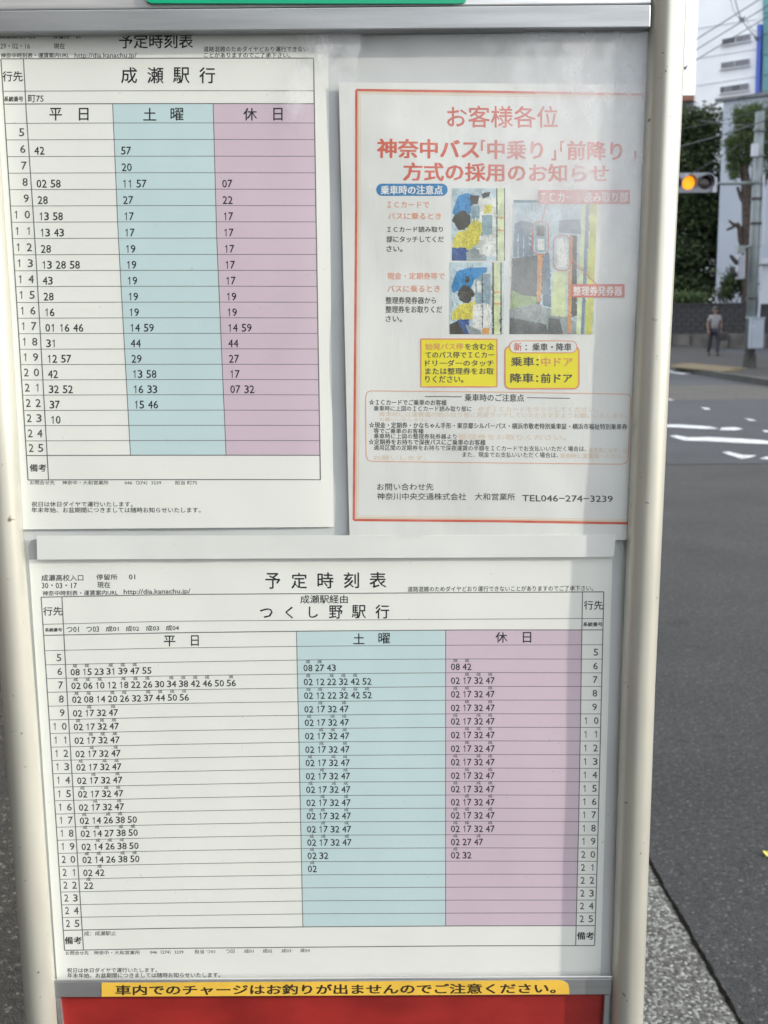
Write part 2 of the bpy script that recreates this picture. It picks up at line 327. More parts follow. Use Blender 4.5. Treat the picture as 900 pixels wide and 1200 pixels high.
# yellow leaf lying on the road
lf = MB(); c = G(899.5, 1000, .006); N_ = 12
ring = []
for k in range(N_):
    t = 2 * math.pi * k / N_; rr = .014 * (1 - .25 * abs(math.sin(t * 1.5)))
    ring.append((c.x + rr * 1.0 * math.cos(t), c.y + rr * 1.3 * math.sin(t), .004 + .005 * abs(math.cos(t))))
lf.add(ring + [(c.x, c.y, .003)], [(k, (k + 1) % N_, N_) for k in range(N_)])
tag(lf.build('fallen_leaf', M['leafy']), 'small yellow fallen leaf lying on the grey asphalt road', 'leaf')

# ------------------------------------------------------------------ text
_tc = bpy.data.curves.new('type', 'FONT'); _to = bpy.data.objects.new('type', _tc); COL.objects.link(_to)
_cache = {}
def glyphs(s, bold=0.0):
    key = (s, bold)
    if s == '1':
        return ([(.24, 0), (.37, 0), (.37, 1), (.27, 1), (.24, .93), (0, .80), (0, .69), (.24, .80)], [(0, 1, 2, 3, 4, 7), (4, 5, 6, 7)], 0, .37, 0, 1)
    if key not in _cache:
        _tc.body = s; _tc.size = 1; _tc.resolution_u = 2; _tc.offset = bold
        dg = bpy.context.evaluated_depsgraph_get(); dg.update()
        me = _to.evaluated_get(dg).to_mesh()
        vs_ = [(v.co.x, v.co.y) for v in me.vertices]; fs = [tuple(p.vertices) for p in me.polygons]
        _to.evaluated_get(dg).to_mesh_clear()
        xs = [p[0] for p in vs_] or [0, 1]; ys = [p[1] for p in vs_] or [0, 1]
        _cache[key] = (vs_, fs, min(xs), max(xs), min(ys), max(ys))
    return _cache[key]
INK = 0.00005
class Page:
    """A sheet on the board: px outline (tl, tr, br, bl), lift function, its print."""
    def __init__(s, name, corners, lift, wave, m, label, cat, nx=40, ny=56, seed=0, curl=None):
        s.lift, s.wave, s.seed, s.curl = lift, wave, seed, curl
        mb = MB(); tl, tr, br, bl = corners
        for j in range(ny + 1):
            for i in range(nx + 1):
                u, v = i / nx, j / ny
                x = (tl[0] * (1 - u) + tr[0] * u) * (1 - v) + (bl[0] * (1 - u) + br[0] * u) * v
                y = (tl[1] * (1 - u) + tr[1] * u) * (1 - v) + (bl[1] * (1 - u) + br[1] * u) * v
                mb.v.append(tuple(s.pt(x, y, 0)))
        for j in range(ny):
            for i in range(nx):
                k = j * (nx + 1) + i; mb.f.append((k + nx + 1, k + nx + 2, k + 1, k)); mb.m.append(0)
        s.o = mb.build(name, m, None, smooth=True); tag(s.o, label, cat)
        sol = s.o.modifiers.new('thickness', 'SOLIDIFY'); sol.thickness = 0.00025; sol.offset = -1
        es = s.o.modifiers.new('crisp_edge', 'EDGE_SPLIT'); es.split_angle = R(40)
    def h(s, x, y):
        z = s.lift + s.wave * noise.noise(Vector((x / 130.0, y / 170.0, s.seed))) + s.wave * .35 * noise.noise(Vector((x / 45.0, y / 60.0, s.seed + 5)))
        if s.curl: z += s.curl(x, y)
        return z
    def pt(s, x, y, e=INK): return P(x, y, s.h(x, y) + e)
    def put(s, mb, string, x0, y0, x1, y1, slope=0.0, bold=0.0, mi=0, e=INK):
        vs_, fs, a, b, c, d = glyphs(string)
        sx = (x1 - x0) / max(b - a, 1e-6); sy = (y1 - y0) / max(d - c, 1e-6)
        B = min(max(bold, .011) * sx, 1.2)              # heavier weight: the glyph is laid down again, shifted a hair
        for q, (ox, oy) in enumerate([(-B, -B), (B, B)] if bold < .01 else [(-B, -B * .5), (B, B * .5), (-B, B * .5), (B, -B * .5)]):
            out = []
            for gx, gy in vs_:
                X = x0 + (gx - a) * sx; Y = y1 - (gy - c) * sy + slope * (X - x0)
                out.append(s.pt(X + ox, Y + oy, e + q * 7e-6))
            mb.add(out, fs, mi)
    def line(s, mb, pts, w, mi=0, e=INK * 1.3):
        # polyline of pixels, width w px, subdivided
        P_ = []
        for (xa, ya), (xb, yb) in zip(pts[:-1], pts[1:]):
            n = max(1, int(math.hypot(xb - xa, yb - ya) / 12))
            for k in range(n): P_.append((xa + (xb - xa) * k / n, ya + (yb - ya) * k / n))
        P_.append(pts[-1]); vs_ = []
        for i, p in enumerate(P_):
            q0 = P_[max(i - 1, 0)]; q1 = P_[min(i + 1, len(P_) - 1)]
            tx, ty = q1[0] - q0[0], q1[1] - q0[1]; l = math.hypot(tx, ty) or 1
            nx, ny = -ty / l * w / 2, tx / l * w / 2
            vs_ += [s.pt(p[0] + nx, p[1] + ny, e), s.pt(p[0] - nx, p[1] - ny, e)]
        mb.add(vs_, [(2 * i, 2 * i + 1, 2 * i + 3, 2 * i + 2) for i in range(len(P_) - 1)], mi)
    def fill(s, mb, xl, xr, yt, yb, n=14, mi=0, m_=50, e=INK * .5):
        # xl,xr: functions of y; yt,yb: functions of x
        vs_ = []
        ya0, yb0 = yt((xl(0) + xr(0)) / 2), yb((xl(0) + xr(0)) / 2)
        for j in range(m_ + 1):
            for i in range(n + 1):
                yy = ya0 + (yb0 - ya0) * j / m_; x = xl(yy) + (xr(yy) - xl(yy)) * i / n
                yy = yt(x) + (yb(x) - yt(x)) * j / m_; x = xl(yy) + (xr(yy) - xl(yy)) * i / n
                vs_.append(s.pt(x, yy, e))
        mb.add(vs_, [(j * (n + 1) + i, j * (n + 1) + i + 1, (j + 1) * (n + 1) + i + 1, (j + 1) * (n + 1) + i) for j in range(m_) for i in range(n)], mi)
    def quad(s, mb, pts, mi=0, e=INK * 2):
        bm = bmesh.new(); bm.faces.new([bm.verts.new((x, y, 0)) for x, y in pts])
        for ax in (0, 1):
            lo_, hi_ = min(p[ax] for p in pts), max(p[ax] for p in pts); n = int((hi_ - lo_) / 7) + 1
            for k in range(1, n):
                co = [0, 0, 0]; no = [0, 0, 0]; co[ax] = lo_ + (hi_ - lo_) * k / n; no[ax] = 1
                bmesh.ops.bisect_plane(bm, geom=bm.verts[:] + bm.edges[:] + bm.faces[:], plane_co=co, plane_no=no)
        bm.verts.index_update()
        mb.add([s.pt(v.co.x, v.co.y, e) for v in bm.verts], [tuple(v.index for v in f.verts) for f in bm.faces], mi); bm.free()
    def build(s, mb, name, m):
        if not mb.f: return None
        return mb.build(name, m, s.o)
    def text(s, name, string, x0, y0, x1, y1, slope=0.0, bold=0.0, m=None, e=INK):
        mb = MB(); s.put(mb, string, x0, y0, x1, y1, slope, bold, e=e); return s.build(mb, name, m or M['ink'])
def interp(pts):
    def f(t):
        if t <= pts[0][0]: (a, va), (b, vb) = pts[0], pts[1]
        elif t >= pts[-1][0]: (a, va), (b, vb) = pts[-2], pts[-1]
        else:
            for (a, va), (b, vb) in zip(pts[:-1], pts[1:]):
                if a <= t <= b: break
        return va + (vb - va) * (t - a) / (b - a)
    return f

# ------------------------------------------------------------------ the board
board_base = Vector((P(400, 800).x, BD, .10))
board = empty('bus_stop_board', board_base, 'upright bus stop timetable board between two round cream posts', 'notice board')
def quadbox(mb, px, front, back, mi=0):          # px outline (tl,tr,br,bl) at lift front, extruded straight back
    f_ = [P(x, y, front) for x, y in px]; b__ = [Vector((p.x, BD - back, p.z)) for p in f_]
    n = len(px); mb.add(f_ + b__, [tuple(range(n - 1, -1, -1)), tuple(range(n, 2 * n))] + [(i, (i + 1) % n, n + (i + 1) % n, n + i) for i in range(n)], mi)
mb = MB(); quadbox(mb, [(-40, -60), (775, -60), (722, 1250), (52, 1250)], 0.0, -.006); mb.build('back_panel', M['back'], board)
# posts: round tubes from the ground up
def post(pxs, rad):
    pts = [P(x, y, 0.0055) for x, y in pxs]
    a, b = pts[0], pts[-1]; d = (b - a) / (b.z - a.z)
    pts = [a + d * (1.95 - a.z)] + pts + [b + d * (.10 - b.z)]
    mb = MB(); mb.tube([Vector((p.x, BD - .0055, p.z)) for p in pts], rad, n=48); return mb.build('post', M['post'], board, smooth=True)
post([(782.5, 0), (776.5, 150), (763.2, 440), (747.8, 800), (734.5, 1200)], 0.0106)
post([(-27, 100), (-8, 360), (7, 620), (24.5, 850), (33.5, 980), (49.5, 1200)], 0.0104)
for xs_ in ((752, 706), (-20, 48)):
    pass
# upper rail: bright lip above, flat face below
mb = MB(); quadbox(mb, [(-40, 12.6), (763, 5.2), (762, 32.0), (-40, 37.8)], .013, .0004); mb.build('upper_rail', M['alu'], board, bevel=.0006)
mb = MB(); quadbox(mb, [(-40, -30), (764, -34), (763, 4.6), (-40, 12.0)], .011, .0004); mb.build('rail_lip', M['alu_lip'], board, bevel=.0008)
mb = MB(); quadbox(mb, [(-40, 38.0), (760, 32.3), (759, 35.0), (-40, 40.0)], .006, .0004); mb.build('rail_gap_shade', mat('dark_gap_shade', (0.03, 0.03, 0.028), .7), board)  # dark strip standing in for the shadowed gap under the rail
# green sign panel above
gp = [(118, -40), (118, -40), (545, -40), (547, -3), (546, 1), (543, 3.2), (538, 4.2), (330, 4.0), (178, 3.6), (172, 1.5), (170, -3), (168, -40)][2:]
mb = MB(); quadbox(mb, gp, .0135, .0115); mb.build('green_panel', M['green_panel'], board)
# lower rail
mb = MB(); quadbox(mb, [(62.5, 1151), (717, 1147.2), (716, 1165.6), (65, 1168.6)], .0066, .0059); mb.build('lower_rail', M['alu'], board, bevel=.0006)
mb = MB(); quadbox(mb, [(62.5, 1148.2), (718, 1144.0), (717.5, 1146.8), (62.5, 1150.6)], .0070, .0060); mb.build('rail_lip', M['alu_lip'], board, bevel=.0004)
# red panel and its channels
mb = MB(); quadbox(mb, [(70, 1169), (708, 1166), (700, 1300), (84, 1300)], .002, .0004); rp = mb.build('red_panel', M['red_panel'], board)
mb = MB(); quadbox(mb, [(709, 1166.2), (714.5, 1166.2), (707, 1300), (701, 1300)], .006, .0004); mb.build('side_channel', M['alu'], board)
mb = MB(); quadbox(mb, [(65.5, 1169), (69.5, 1169), (83, 1300), (79, 1300)], .006, .0004); mb.build('side_channel', M['alu'], board)
# yellow sticker on the lower rail
Hs = .0069
def flatP(x, y, l): return P(x, y, l)
stk = [(119, 1152), (400, 1150.6), (655, 1148.9), (661, 1150.2), (665, 1153), (667, 1157), (667, 1165.2), (400, 1166.6), (119, 1168)]
mb = MB(); quadbox(mb, stk, Hs, .0064); st = mb.build('warning_sticker', M['sticker'], board); st['label'] = 'yellow strip sticker with bold dark lettering'
class Flat(Page):
    def __init__(s, lift, o): s.lift, s.wave, s.seed, s.curl, s.o = lift, 0, 0, None, o
fs_ = Flat(Hs, st)
mb = MB(); fs_.put(mb, '車内でのチャージはお釣りが出ませんのでご注意ください。', 135.5, 1154.6, 651, 1166.2, -.0042, .022)
mb.build('lettering', M['sticker_ink'], st)
mb = MB(); quadbox(mb, [(36, 634), (39, 632.6), (47, 632.4), (47, 655.4), (34, 655.4), (33.4, 640)], .0013, .0002); tb = mb.build('tape_tab', mat('grey_tape', (0.40, 0.41, 0.42), .5, var=.1, vscale=60), board)
# clear cover
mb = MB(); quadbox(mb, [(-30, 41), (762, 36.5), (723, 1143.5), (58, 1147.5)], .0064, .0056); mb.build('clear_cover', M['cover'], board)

# ------------------------------------------------------------------ upper timetable sheet
up = Page('timetable_sheet', [(-11, 20), (384, 20), (391, 617.4), (26.5, 620.4)], .0022, .0005, M['paper'],
          'portrait timetable sheet for the 成瀬駅行 route at upper left of the board', 'timetable', 36, 52, 1,
          curl=lambda x, y: -.0011 * max(0, (x - 345) / 45) ** 2)
uyL = [69, 106.9, 122, 144.6, 164, 183.6, 203, 222.3, 241.5, 260.5, 279.6, 298.7, 317.4, 336, 354.6, 373, 391.2, 409.4, 427.5, 445.4, 463.2, 481.2, 499, 516.8, 534, 562.6]
ul = interp([(69, 1.0), (287, 15.2), (565, 33.0)]); u2 = interp([(69, 27.5), (125, 30.3), (280, 41.0), (561, 56.8)])
u3 = interp([(122, 132), (280, 138.8), (534, 153)]); u4 = interp([(122, 249.8), (280, 254), (534, 265)]); ur = interp([(69, 367.5), (280, 370.8), (561, 375.5)])
def uy(k, x): return uyL[k] - .9 * math.sin(math.pi * min(max(x, 0), 375) / 375) * (.4) - (0.0022 * x if k in (0,) else 0.0012 * x)
def ux(f, k):                                  # a column line as a list of points from row k0 on
    return [(f(uyL[k]), uyL[k])]
for f0, f1, m in ((u3, u4, 'cyan'), (u4, ur, 'pink')):
    mb = MB(); up.fill(mb, f0, f1, lambda x: uy(2, x), lambda x: uy(24, x)); up.build(mb, 'column_tint', M[m])
mb = MB()
for k in range(26):
    x0, x1 = ul(uyL[k]), ur(uyL[k]); bold = k in (0, 2, 25, 24)
    up.line(mb, [(x0 + (x1 - x0) * t / 8, uy(k, x0 + (x1 - x0) * t / 8)) for t in range(9)], 1.15 if bold else .75)
def vline(pg, mb, f, ya, yb, w):
    pg.line(mb, [(f(ya + (yb - ya) * t / 8), ya + (yb - ya) * t / 8) for t in range(9)], w)
vline(up, mb, ul, uy(0, 1), uy(25, 33), 1.3); vline(up, mb, u2, uy(0, 28), uy(25, 57), 1.2); vline(up, mb, ur, uy(0, 367), uy(25, 375), 1.3)
vline(up, mb, u3, uy(2, 132), uy(24, 153), .9); vline(up, mb, u4, uy(2, 250), uy(24, 265), .9)
up.build(mb, 'table_ruling', M['ink_grey'])
T = up.text
T('stop_name', '成瀬高校入口', 0, 39.2, 41, 45.5); T('stop_name', '停留所　01', 62, 39.2, 94, 45.5)
T('issue_date', '29・02・16', 0.5, 51, 35, 57, m=M['ink_grey']); T('issue_date', '現在', 63, 50.8, 76, 57.2)
T('web_address', '神奈中時刻表・運賃案内URL', 1, 62, 81, 68, -.004); T('web_address', 'http://dia.kanachu.jp/', 87.5, 62, 160, 69.5, -.004, m=M['ink_soft'])
T('title', '予定時刻表', 139.5, 39.6, 226, 56.8, -.004)
T('notice_line', '道路混雑のためダイヤどおり運行できない', 238.5, 54.4, 361, 60.6); T('notice_line', 'ことがありますのでご了承下さい。', 239, 61.4, 340, 67.6)
T('row_heading', '行先', 3, 83.5, 26.6, 95.4); T('row_heading', '系統番号', 5, 113, 27, 119, bold=.03); T('route_number', '町75', 33, 111.4, 51, 119.8)
mb = MB()
for ch, xa, xb in (('成', 142, 160.5), ('瀬', 172.8, 191.5), ('駅', 203, 222), ('行', 233.6, 252)): up.put(mb, ch, xa, 79, xb, 97.6, -.003, .006)
up.build(mb, 'destination', M['ink'])
for nm, lst in (('weekday', [('平', 58, 72.5), ('日', 92.6, 103.6)]), ('saturday', [('土', 168, 183), ('曜', 200, 215)]), ('holiday', [('休', 285.2, 301), ('日', 320.4, 331)])):
    mb = MB()
    for ch, xa, xb in lst: up.put(mb, ch, xa, 126.6, xb, 141.2, -.002, .004)
    up.build(mb, 'column_heading', M['ink'])
upper = {5: ('', '', ''), 6: ('42', '57', ''), 7: ('', '20', ''), 8: ('02 58', '11 57', '07'), 9: ('28', '27', '22'), 10: ('13 58', '17', '17'), 11: ('13 43', '17', '17'),
         12: ('28', '19', '17'), 13: ('13 28 58', '19', '17'), 14: ('43', '19', '17'), 15: ('28', '19', '19'), 16: ('16', '19', '19'), 17: ('01 16 46', '14 59', '14 59'),
         18: ('31', '44', '44'), 19: ('12 57', '29', '27'), 20: ('42', '13 58', '17'), 21: ('32 52', '16 33', '07 32'), 22: ('37', '15 46', ''), 23: ('10', '', ''), 24: ('', '', ''), 25: ('', '', '')}
def digits2(pg, mb, s, x0, y0, y1, w, slope=0):  # two digits on a fixed pitch
    dw = w * .46
    for i, ch in enumerate(s):
        xa = x0 + i * w * .54
        if ch == '1': pg.put(mb, ch, xa + dw * .18, y0, xa + dw * .64, y1, slope)
        else: pg.put(mb, ch, xa, y0, xa + dw, y1, slope)
for h in range(5, 26):
    k = h - 5 + 3; yb = uyL[k + 1]; s_ = str(h); mb = MB()
    yh = yb - 4.4; hh = 9.2
    if len(s_) == 2:
        xl = ul(yb) + 3.2; a = s_[0]
        if a == '1': up.put(mb, a, xl + .6, yh - hh, xl + 3.2, yh)
        else: up.put(mb, a, xl - .4, yh - hh, xl + 5, yh)
    xr = u2(yb) - 4.6; c = s_[-1]
    if c == '1': up.put(mb, c, xr - 4.4, yh - hh, xr - 1.8, yh)
    else: up.put(mb, c, xr - 6, yh - hh, xr, yh)
    up.build(mb, 'hour_number', M['ink_soft'])
    for f, off, s in ((u2, 6, upper[h][0]), (u3, 7.2, upper[h][1]), (u4, 8, upper[h][2])):
        if not s: continue
        mb = MB(); x = f(yb) + off
        for g in s.split(' '): digits2(up, mb, g, x, yb - 11.6, yb - 2.5, 11.6); x += 16.4
        up.build(mb, 'departure_time', M['ink'])
T('row_heading', '備考', 35, 544, 54, 552.6, bold=.02, m=M['ink'])
for s, a, b in (('お問合せ先', 35, 64), ('神奈中・大和営業所', 73, 127), ('046（274）3239', 146, 189), ('担当 町75', 205, 231)): T('footnote', s, a, 563.2, b, 568, m=M['ink_soft'])
T('footnote', '祝日は休日ダイヤで運行いたします。', 37, 587.8, 155.5, 593.8); T('footnote', '年末年始、お盆期間につきましては随時お知らせいたします。', 37, 594.6, 235, 600.8)

# ------------------------------------------------------------------ lower timetable sheet
lo = Page('timetable_sheet', [(33.5, 651), (718, 648), (703.5, 1146.5), (67, 1150)], .0010, .00055, M['paper'],
          'landscape timetable sheet for the つくし野駅行 route filling the lower half of the board', 'timetable', 60, 46, 3)
rows = [(699.6, 696.7, 695.6, 694.4, 693.6), (731.4, 728, 726.8, 725.6, 724.8), (744.4, 741.6, 739.5, 738.2, 738.2), (762.4, 759.4, 757.2, 756, 755.6),
 (779, 776, 773.2, 772.2, 772.4), (795.2, 792.1, 789.6, 788.2, 788.5), (811.2, 808.4, 806.0, 804.4, 804.5), (827.5, 824.4, 822, 820.4, 820.4), (843.6, 840.3, 838, 836.4, 836.6),
 (859.6, 856.4, 853.7, 852.2, 852.5), (875.6, 872.4, 869.5, 868.2, 868.4), (891.2, 888.3, 885.3, 884.2, 884.6), (906.8, 904.2, 900.9, 900, 900.5), (922.5, 919.7, 916.5, 915.8, 916.2),
 (938.5, 935.3, 932.2, 931.6, 932), (954.1, 950.9, 947.6, 947, 947.5), (969.6, 966.3, 963.2, 962.4, 963), (984.9, 981.5, 978.7, 978.2, 978.6), (1000.3, 997, 994.2, 993.6, 993.9),
 (1015.5, 1012.5, 1009.7, 1009.1, 1009.4), (1030.7, 1027.7, 1025.1, 1024.4, 1024.6), (1045.6, 1042.9, 1040.4, 1039.6, 1039.7), (1060.6, 1058.2, 1055.6, 1054.8, 1054.8),
 (1075.4, 1073.1, 1070.8, 1070, 1069.7), (1090.5, 1087.8, 1086.1, 1085, 1084.7), (1114, 1111.4, 1109.9, 1108.4, 1108.1)]
RX = (60, 200, 370, 550, 700)
_rf = [interp(list(zip(RX, r))) for r in rows]
def ly(k, x): return _rf[k](x)
ll = interp([(700, 48.2), (852, 58.2), (1114, 75.7)]); l2 = interp([(700, 72.6), (778, 76.6), (874, 82.2), (1008, 91), (1114, 97.9)])
l3 = interp([(740, 347.4), (874, 350.5), (1086, 355)]); l4 = interp([(738, 522.4), (1086, 522.3)]); l5 = interp([(694, 682.6), (860, 680), (970, 678), (1108, 674.6)]); lr = interp([(694, 707.6), (840, 704.2), (998, 700.2), (1108, 696.8)])
for f0, f1, m in ((l3, l4, 'cyan'), (l4, l5, 'pink')):
    mb = MB(); lo.fill(mb, f0, f1, lambda x: ly(2, x), lambda x: ly(24, x)); lo.build(mb, 'column_tint', M[m])
mb = MB()
for k in range(26):
    x0, x1 = ll(rows[k][0]), lr(rows[k][4]); bold = k in (0, 2, 24, 25)
    xs_ = [x0] + [x for x in range(int(x0) + 20, int(x1) - 10, 30)] + [x1]
    lo.line(mb, [(x, ly(k, x)) for x in xs_], 1.1 if bold else .72)
def vl(f, k0, k1, w):
    ya, yb = ly(k0, f(rows[k0][0])), ly(k1, f(rows[k1][0])); vline(lo, mb, f, ya, yb, w)
vl(ll, 0, 25, 1.2); vl(l2, 0, 25, 1.2); vl(lr, 0, 25, 1.2); vl(l5, 0, 25, 1.1); vl(l3, 2, 24, .85); vl(l4, 2, 24, .85)
lo.build(mb, 'table_ruling', M['ink_grey'])
T = lo.text
T('stop_name', '成瀬高校入口', 48.6, 673.4, 97.6, 681, -.004); T('stop_name', '停留所', 113, 673, 137.5, 679.6); T('stop_name', '01', 151, 673.2, 158.4, 679)
T('issue_date', '30・03・17', 49, 683, 90, 689.4); T('issue_date', '現在', 114, 681.8, 129.2, 689)
T('web_address', '神奈中時刻表・運賃案内URL', 50, 692.4, 138, 698.4, -.012); T('web_address', 'http://dia.kanachu.jp/', 145, 690.6, 223, 698, -.012)
mb = MB()
for ch, xa, xb in (('予', 311, 328.4), ('定', 341.6, 359.6), ('時', 372.2, 390.6), ('刻', 403, 420.6), ('表', 433, 452.4)): lo.put(mb, ch, xa, 671.6 - (xa - 311) * .009, xb, 690 - (xa - 311) * .009, -.005, .008)
lo.build(mb, 'title', M['ink'])
T('notice_line', '道路混雑のためダイヤどおり運行できないことがありますのでご了承下さい。', 477.8, 687.4, 695, 693.6, -.006)
T('row_heading', '行先', 50.6, 711.4, 73, 721.4, -.01); T('row_heading', '系統番号', 53, 736, 72.6, 740.4, -.01, .03)
T('row_heading', '行先', 684.4, 704, 706.6, 714.4); T('row_heading', '系統番号', 683.6, 729.2, 706, 734, 0, .03)
T('via_line', '成瀬駅経由', 352, 697.4, 407.4, 707.2, -.004)
mb = MB()
for ch, xa, xb, ya, yb in (('つ', 304.6, 319.4, 713, 724), ('く', 334.6, 343.4, 711, 724.8), ('し', 362, 372.6, 711, 724), ('野', 385.6, 401.4, 709.6, 725), ('駅', 412.4, 428.6, 709.2, 724.6), ('行', 440, 456, 708.8, 724.8)):
    lo.put(mb, ch, xa, ya, xb, yb, -.004, .006)
lo.build(mb, 'destination', M['ink'])
mb = MB()
for s, xa, xb in (('つ01', 78, 92.4), ('つ03', 101, 116), ('成01', 124, 139), ('成02', 147.4, 163), ('成03', 171, 186.4), ('成04', 194.4, 209.6)): lo.put(mb, s, xa, 734.6 - (xa - 78) * .016, xb, 741 - (xa - 78) * .016, -.014)
lo.build(mb, 'route_number', M['ink'])
for lst in ([('平', 192, 205.4, 745), ('日', 224, 232.8, 744.6)], [('土', 414, 427, 742.4), ('曜', 443.6, 457, 741.8)], [('休', 580.8, 594.4, 740.8), ('日', 612.8, 622.4, 740.8)]):
    mb = MB()
    for ch, xa, xb, ya in lst: lo.put(mb, ch, xa, ya, xb, ya + 12.4, -.006, .004)
    lo.build(mb, 'column_heading', M['ink'])
Q = '02 17 32 47'
wk = {6: ('08 15 23 31 39 47 55', '013450'.replace('0', '0', 1)), 7: ('02 06 10 12 18 22 26 30 34 38 42 46 50 56', [0, 1, 2, 4, 5, 6, 8, 9, 10, 11, 13]),
      8: ('02 08 14 20 26 32 37 44 50 56', [0, 1, 3, 4, 6, 7, 8, 9]), 9: (Q, [1, 3]), 10: (Q, [0, 2, 3]), 11: (Q, [1, 2, 3]), 12: (Q, [1, 3]), 13: (Q, [0, 2, 3]), 14: (Q, [1, 3]), 15: (Q, [0, 2, 3]), 16: (Q, [1, 3]),
      17: ('02 14 26 38 50', [0, 2, 3]), 18: ('02 14 27 38 50', [0, 1, 3, 4]), 19: ('02 14 26 38 50', [1, 2, 3]), 20: ('02 14 26 38 50', [0, 1, 3, 4]), 21: ('02 42', [1]), 22: ('22', [0])}
wk[6] = ('08 15 23 31 39 47 55', [0, 1, 3, 4, 5])
sa = {6: ('08 27 43', [0, 1]), 7: ('02 12 22 32 42 52', [0, 2, 3, 4]), 8: ('02 12 22 32 42 52', [0, 1, 3, 4, 5]), 9: (Q, [1, 3]), 10: (Q, [0, 2, 3]), 11: (Q, [1, 2, 3]), 12: (Q, [1, 3]), 13: (Q, [0, 2, 3]),
      14: (Q, [1, 3]), 15: (Q, [0, 2, 3]), 16: (Q, [1, 3]), 17: (Q, [0, 1, 3]), 18: (Q, [1, 3]), 19: (Q, [0, 1, 3]), 20: ('02 32', [0]), 21: ('02', [0])}
ho = {6: ('08 42', [0, 1]), 7: (Q, [1, 2, 3]), 8: (Q, [0, 1, 3]), 9: (Q, [1, 3]), 10: (Q, [0, 2, 3]), 11: (Q, [1, 2, 3]), 12: (Q, [1, 3]), 13: (Q, [0, 2, 3]), 14: (Q, [1, 3]), 15: (Q, [0, 2, 3]), 16: (Q, [1, 3]),
      17: (Q, [0, 1, 3]), 18: (Q, [0, 1, 3]), 19: ('02 27 47', [0, 2]), 20: ('02 32', [0])}
for h in range(5, 26):
    k = h - 5 + 3; s_ = str(h)
    mb = MB(); hh = 8.3
    yb = ly(k + 1, 70) - 4.0
    if len(s_) == 2:
        xl = ll(yb) + 3.6
        if s_[0] == '1': lo.put(mb, '1', xl + .8, yb - hh, xl + 3.0, yb)
        else: lo.put(mb, s_[0], xl, yb - hh, xl + 4.6, yb)
    xr = l2(yb) - (4.6 if h < 10 else 3.1)
    if s_[-1] == '1': lo.put(mb, '1', xr - 4, yb - hh, xr - 1.6, yb, 0)
    else: lo.put(mb, s_[-1], xr - 5.4, yb - hh, xr, yb)
    lo.build(mb, 'hour_number', M['ink_soft'])
    mb = MB(); yb = ly(k + 1, 690) - 4.1; hh = 7.9
    if len(s_) == 2:
        xl = l5(yb) + 4.2
        if s_[0] == '1': lo.put(mb, '1', xl + .8, yb - hh, xl + 3.0, yb)
        else: lo.put(mb, s_[0], xl, yb - hh, xl + 4.6, yb)
    xr = lr(yb) - (5.0 if h < 10 else 2.7)
    if s_[-1] == '1': lo.put(mb, '1', xr - 4, yb - hh, xr - 1.6, yb)
    else: lo.put(mb, s_[-1], xr - 5.2, yb - hh, xr, yb)
    lo.build(mb, 'hour_number', M['ink_soft'])
    for f, off, tb, pitch, w in ((l2, 5.2, wk, 14.0, 10.7), (l3, 7.0, sa, 13.75, 10.4), (l4, 6.2, ho, 13.6, 10.2)):
        if h not in tb: continue
        s, marks = tb[h]; mb = MB(); mk = MB()
        for i, g in enumerate(s.split(' ')):
            x = f(ly(k + 1, 100)) + off + i * pitch; yb = ly(k + 1, x + 5) - 3.1
            digits2(lo, mb, g, x, yb - 7.6, yb, w, -.006)
            if i in marks: lo.put(mk, '成', x + 2.6, yb - 13.4, x + 7.6, yb - 9.2, 0, .015)
        lo.build(mb, 'departure_time', M['ink']); lo.build(mk, 'service_mark', M['ink_soft'])
T('row_heading', '備考', 76, 1098, 95.6, 1106.4, -.01, .025); T('row_heading', '備考', 676.4, 1092.4, 696, 1101, 0, .025)
T('remark', '成：成瀬駅止', 98.6, 1091.4, 136, 1096.6, -.008, m=M['ink_soft'])
for s, a, b in (('お問合せ先', 77, 104), ('神奈中・大和営業所', 110, 164), ('046（274）3239', 176, 215), ('担当 つ01', 228, 252), ('つ03', 265, 275), ('成01', 286, 297), ('成02', 308, 319), ('成03', 330, 341), ('成04', 352, 363)):
    y_ = 1119.2 - (a - 77) * .011; T('footnote', s, a, y_ - 4.6, b, y_, -.008, m=M['ink_soft'])
T('footnote', '祝日は休日ダイヤで運行いたします。', 78.6, 1134.4, 184, 1139.8, -.004); T('footnote', '年末年始、お盆期間につきましては随時お知らせいたします。', 79, 1140.4, 258, 1146, -.004)

# ------------------------------------------------------------------ blank strip between the sheets
bs = Page('paper_strip', [(43, 627.8), (722, 627.0), (719, 652.6), (43.6, 655.8)], .0040, .0005, M['strip_paper'],
          'blank white paper strip lying across the board between the upper and lower sheets', 'paper strip', 50, 4, 9)

# ------------------------------------------------------------------ poster
po = Page('notice_poster', [(397, 96.5), (768, 99), (748, 633), (409.6, 630)], .0038, .0011, M['poster_paper'],
          'white laminated notice poster with red border and red heading at upper right of the board', 'poster', 80, 110, 12,
          curl=lambda x, y: .0003 * math.sin(x / 11.0) * max(0, 1 - (y - 96) / 260.0) * .45)
T = po.text
def border(pts, w, m, name):
    mb = MB()
    for a, b in zip(pts[:-1], pts[1:]): po.line(mb, [a, b], w, e=INK)
    po.build(mb, name, m)
border([(755, 110.8), (580, 107.6), (417.6, 105.4), (417.4, 250), (414.6, 609.4), (580, 610.8), (738, 613.4)], 2.7, M['red_ink'], 'red_border')
border([(755, 115.6), (580, 112.4), (422.4, 110), (422.2, 250), (419.6, 604.4), (580, 606.2), (738, 608.8)], .7, M['peach'], 'inner_border')
border([(755, 113.2), (580, 110.0), (420.2, 107.8), (420.0, 250), (417.2, 606.8), (580, 608.4), (738, 611.2)], 1.8, M['peach'], 'inner_border')
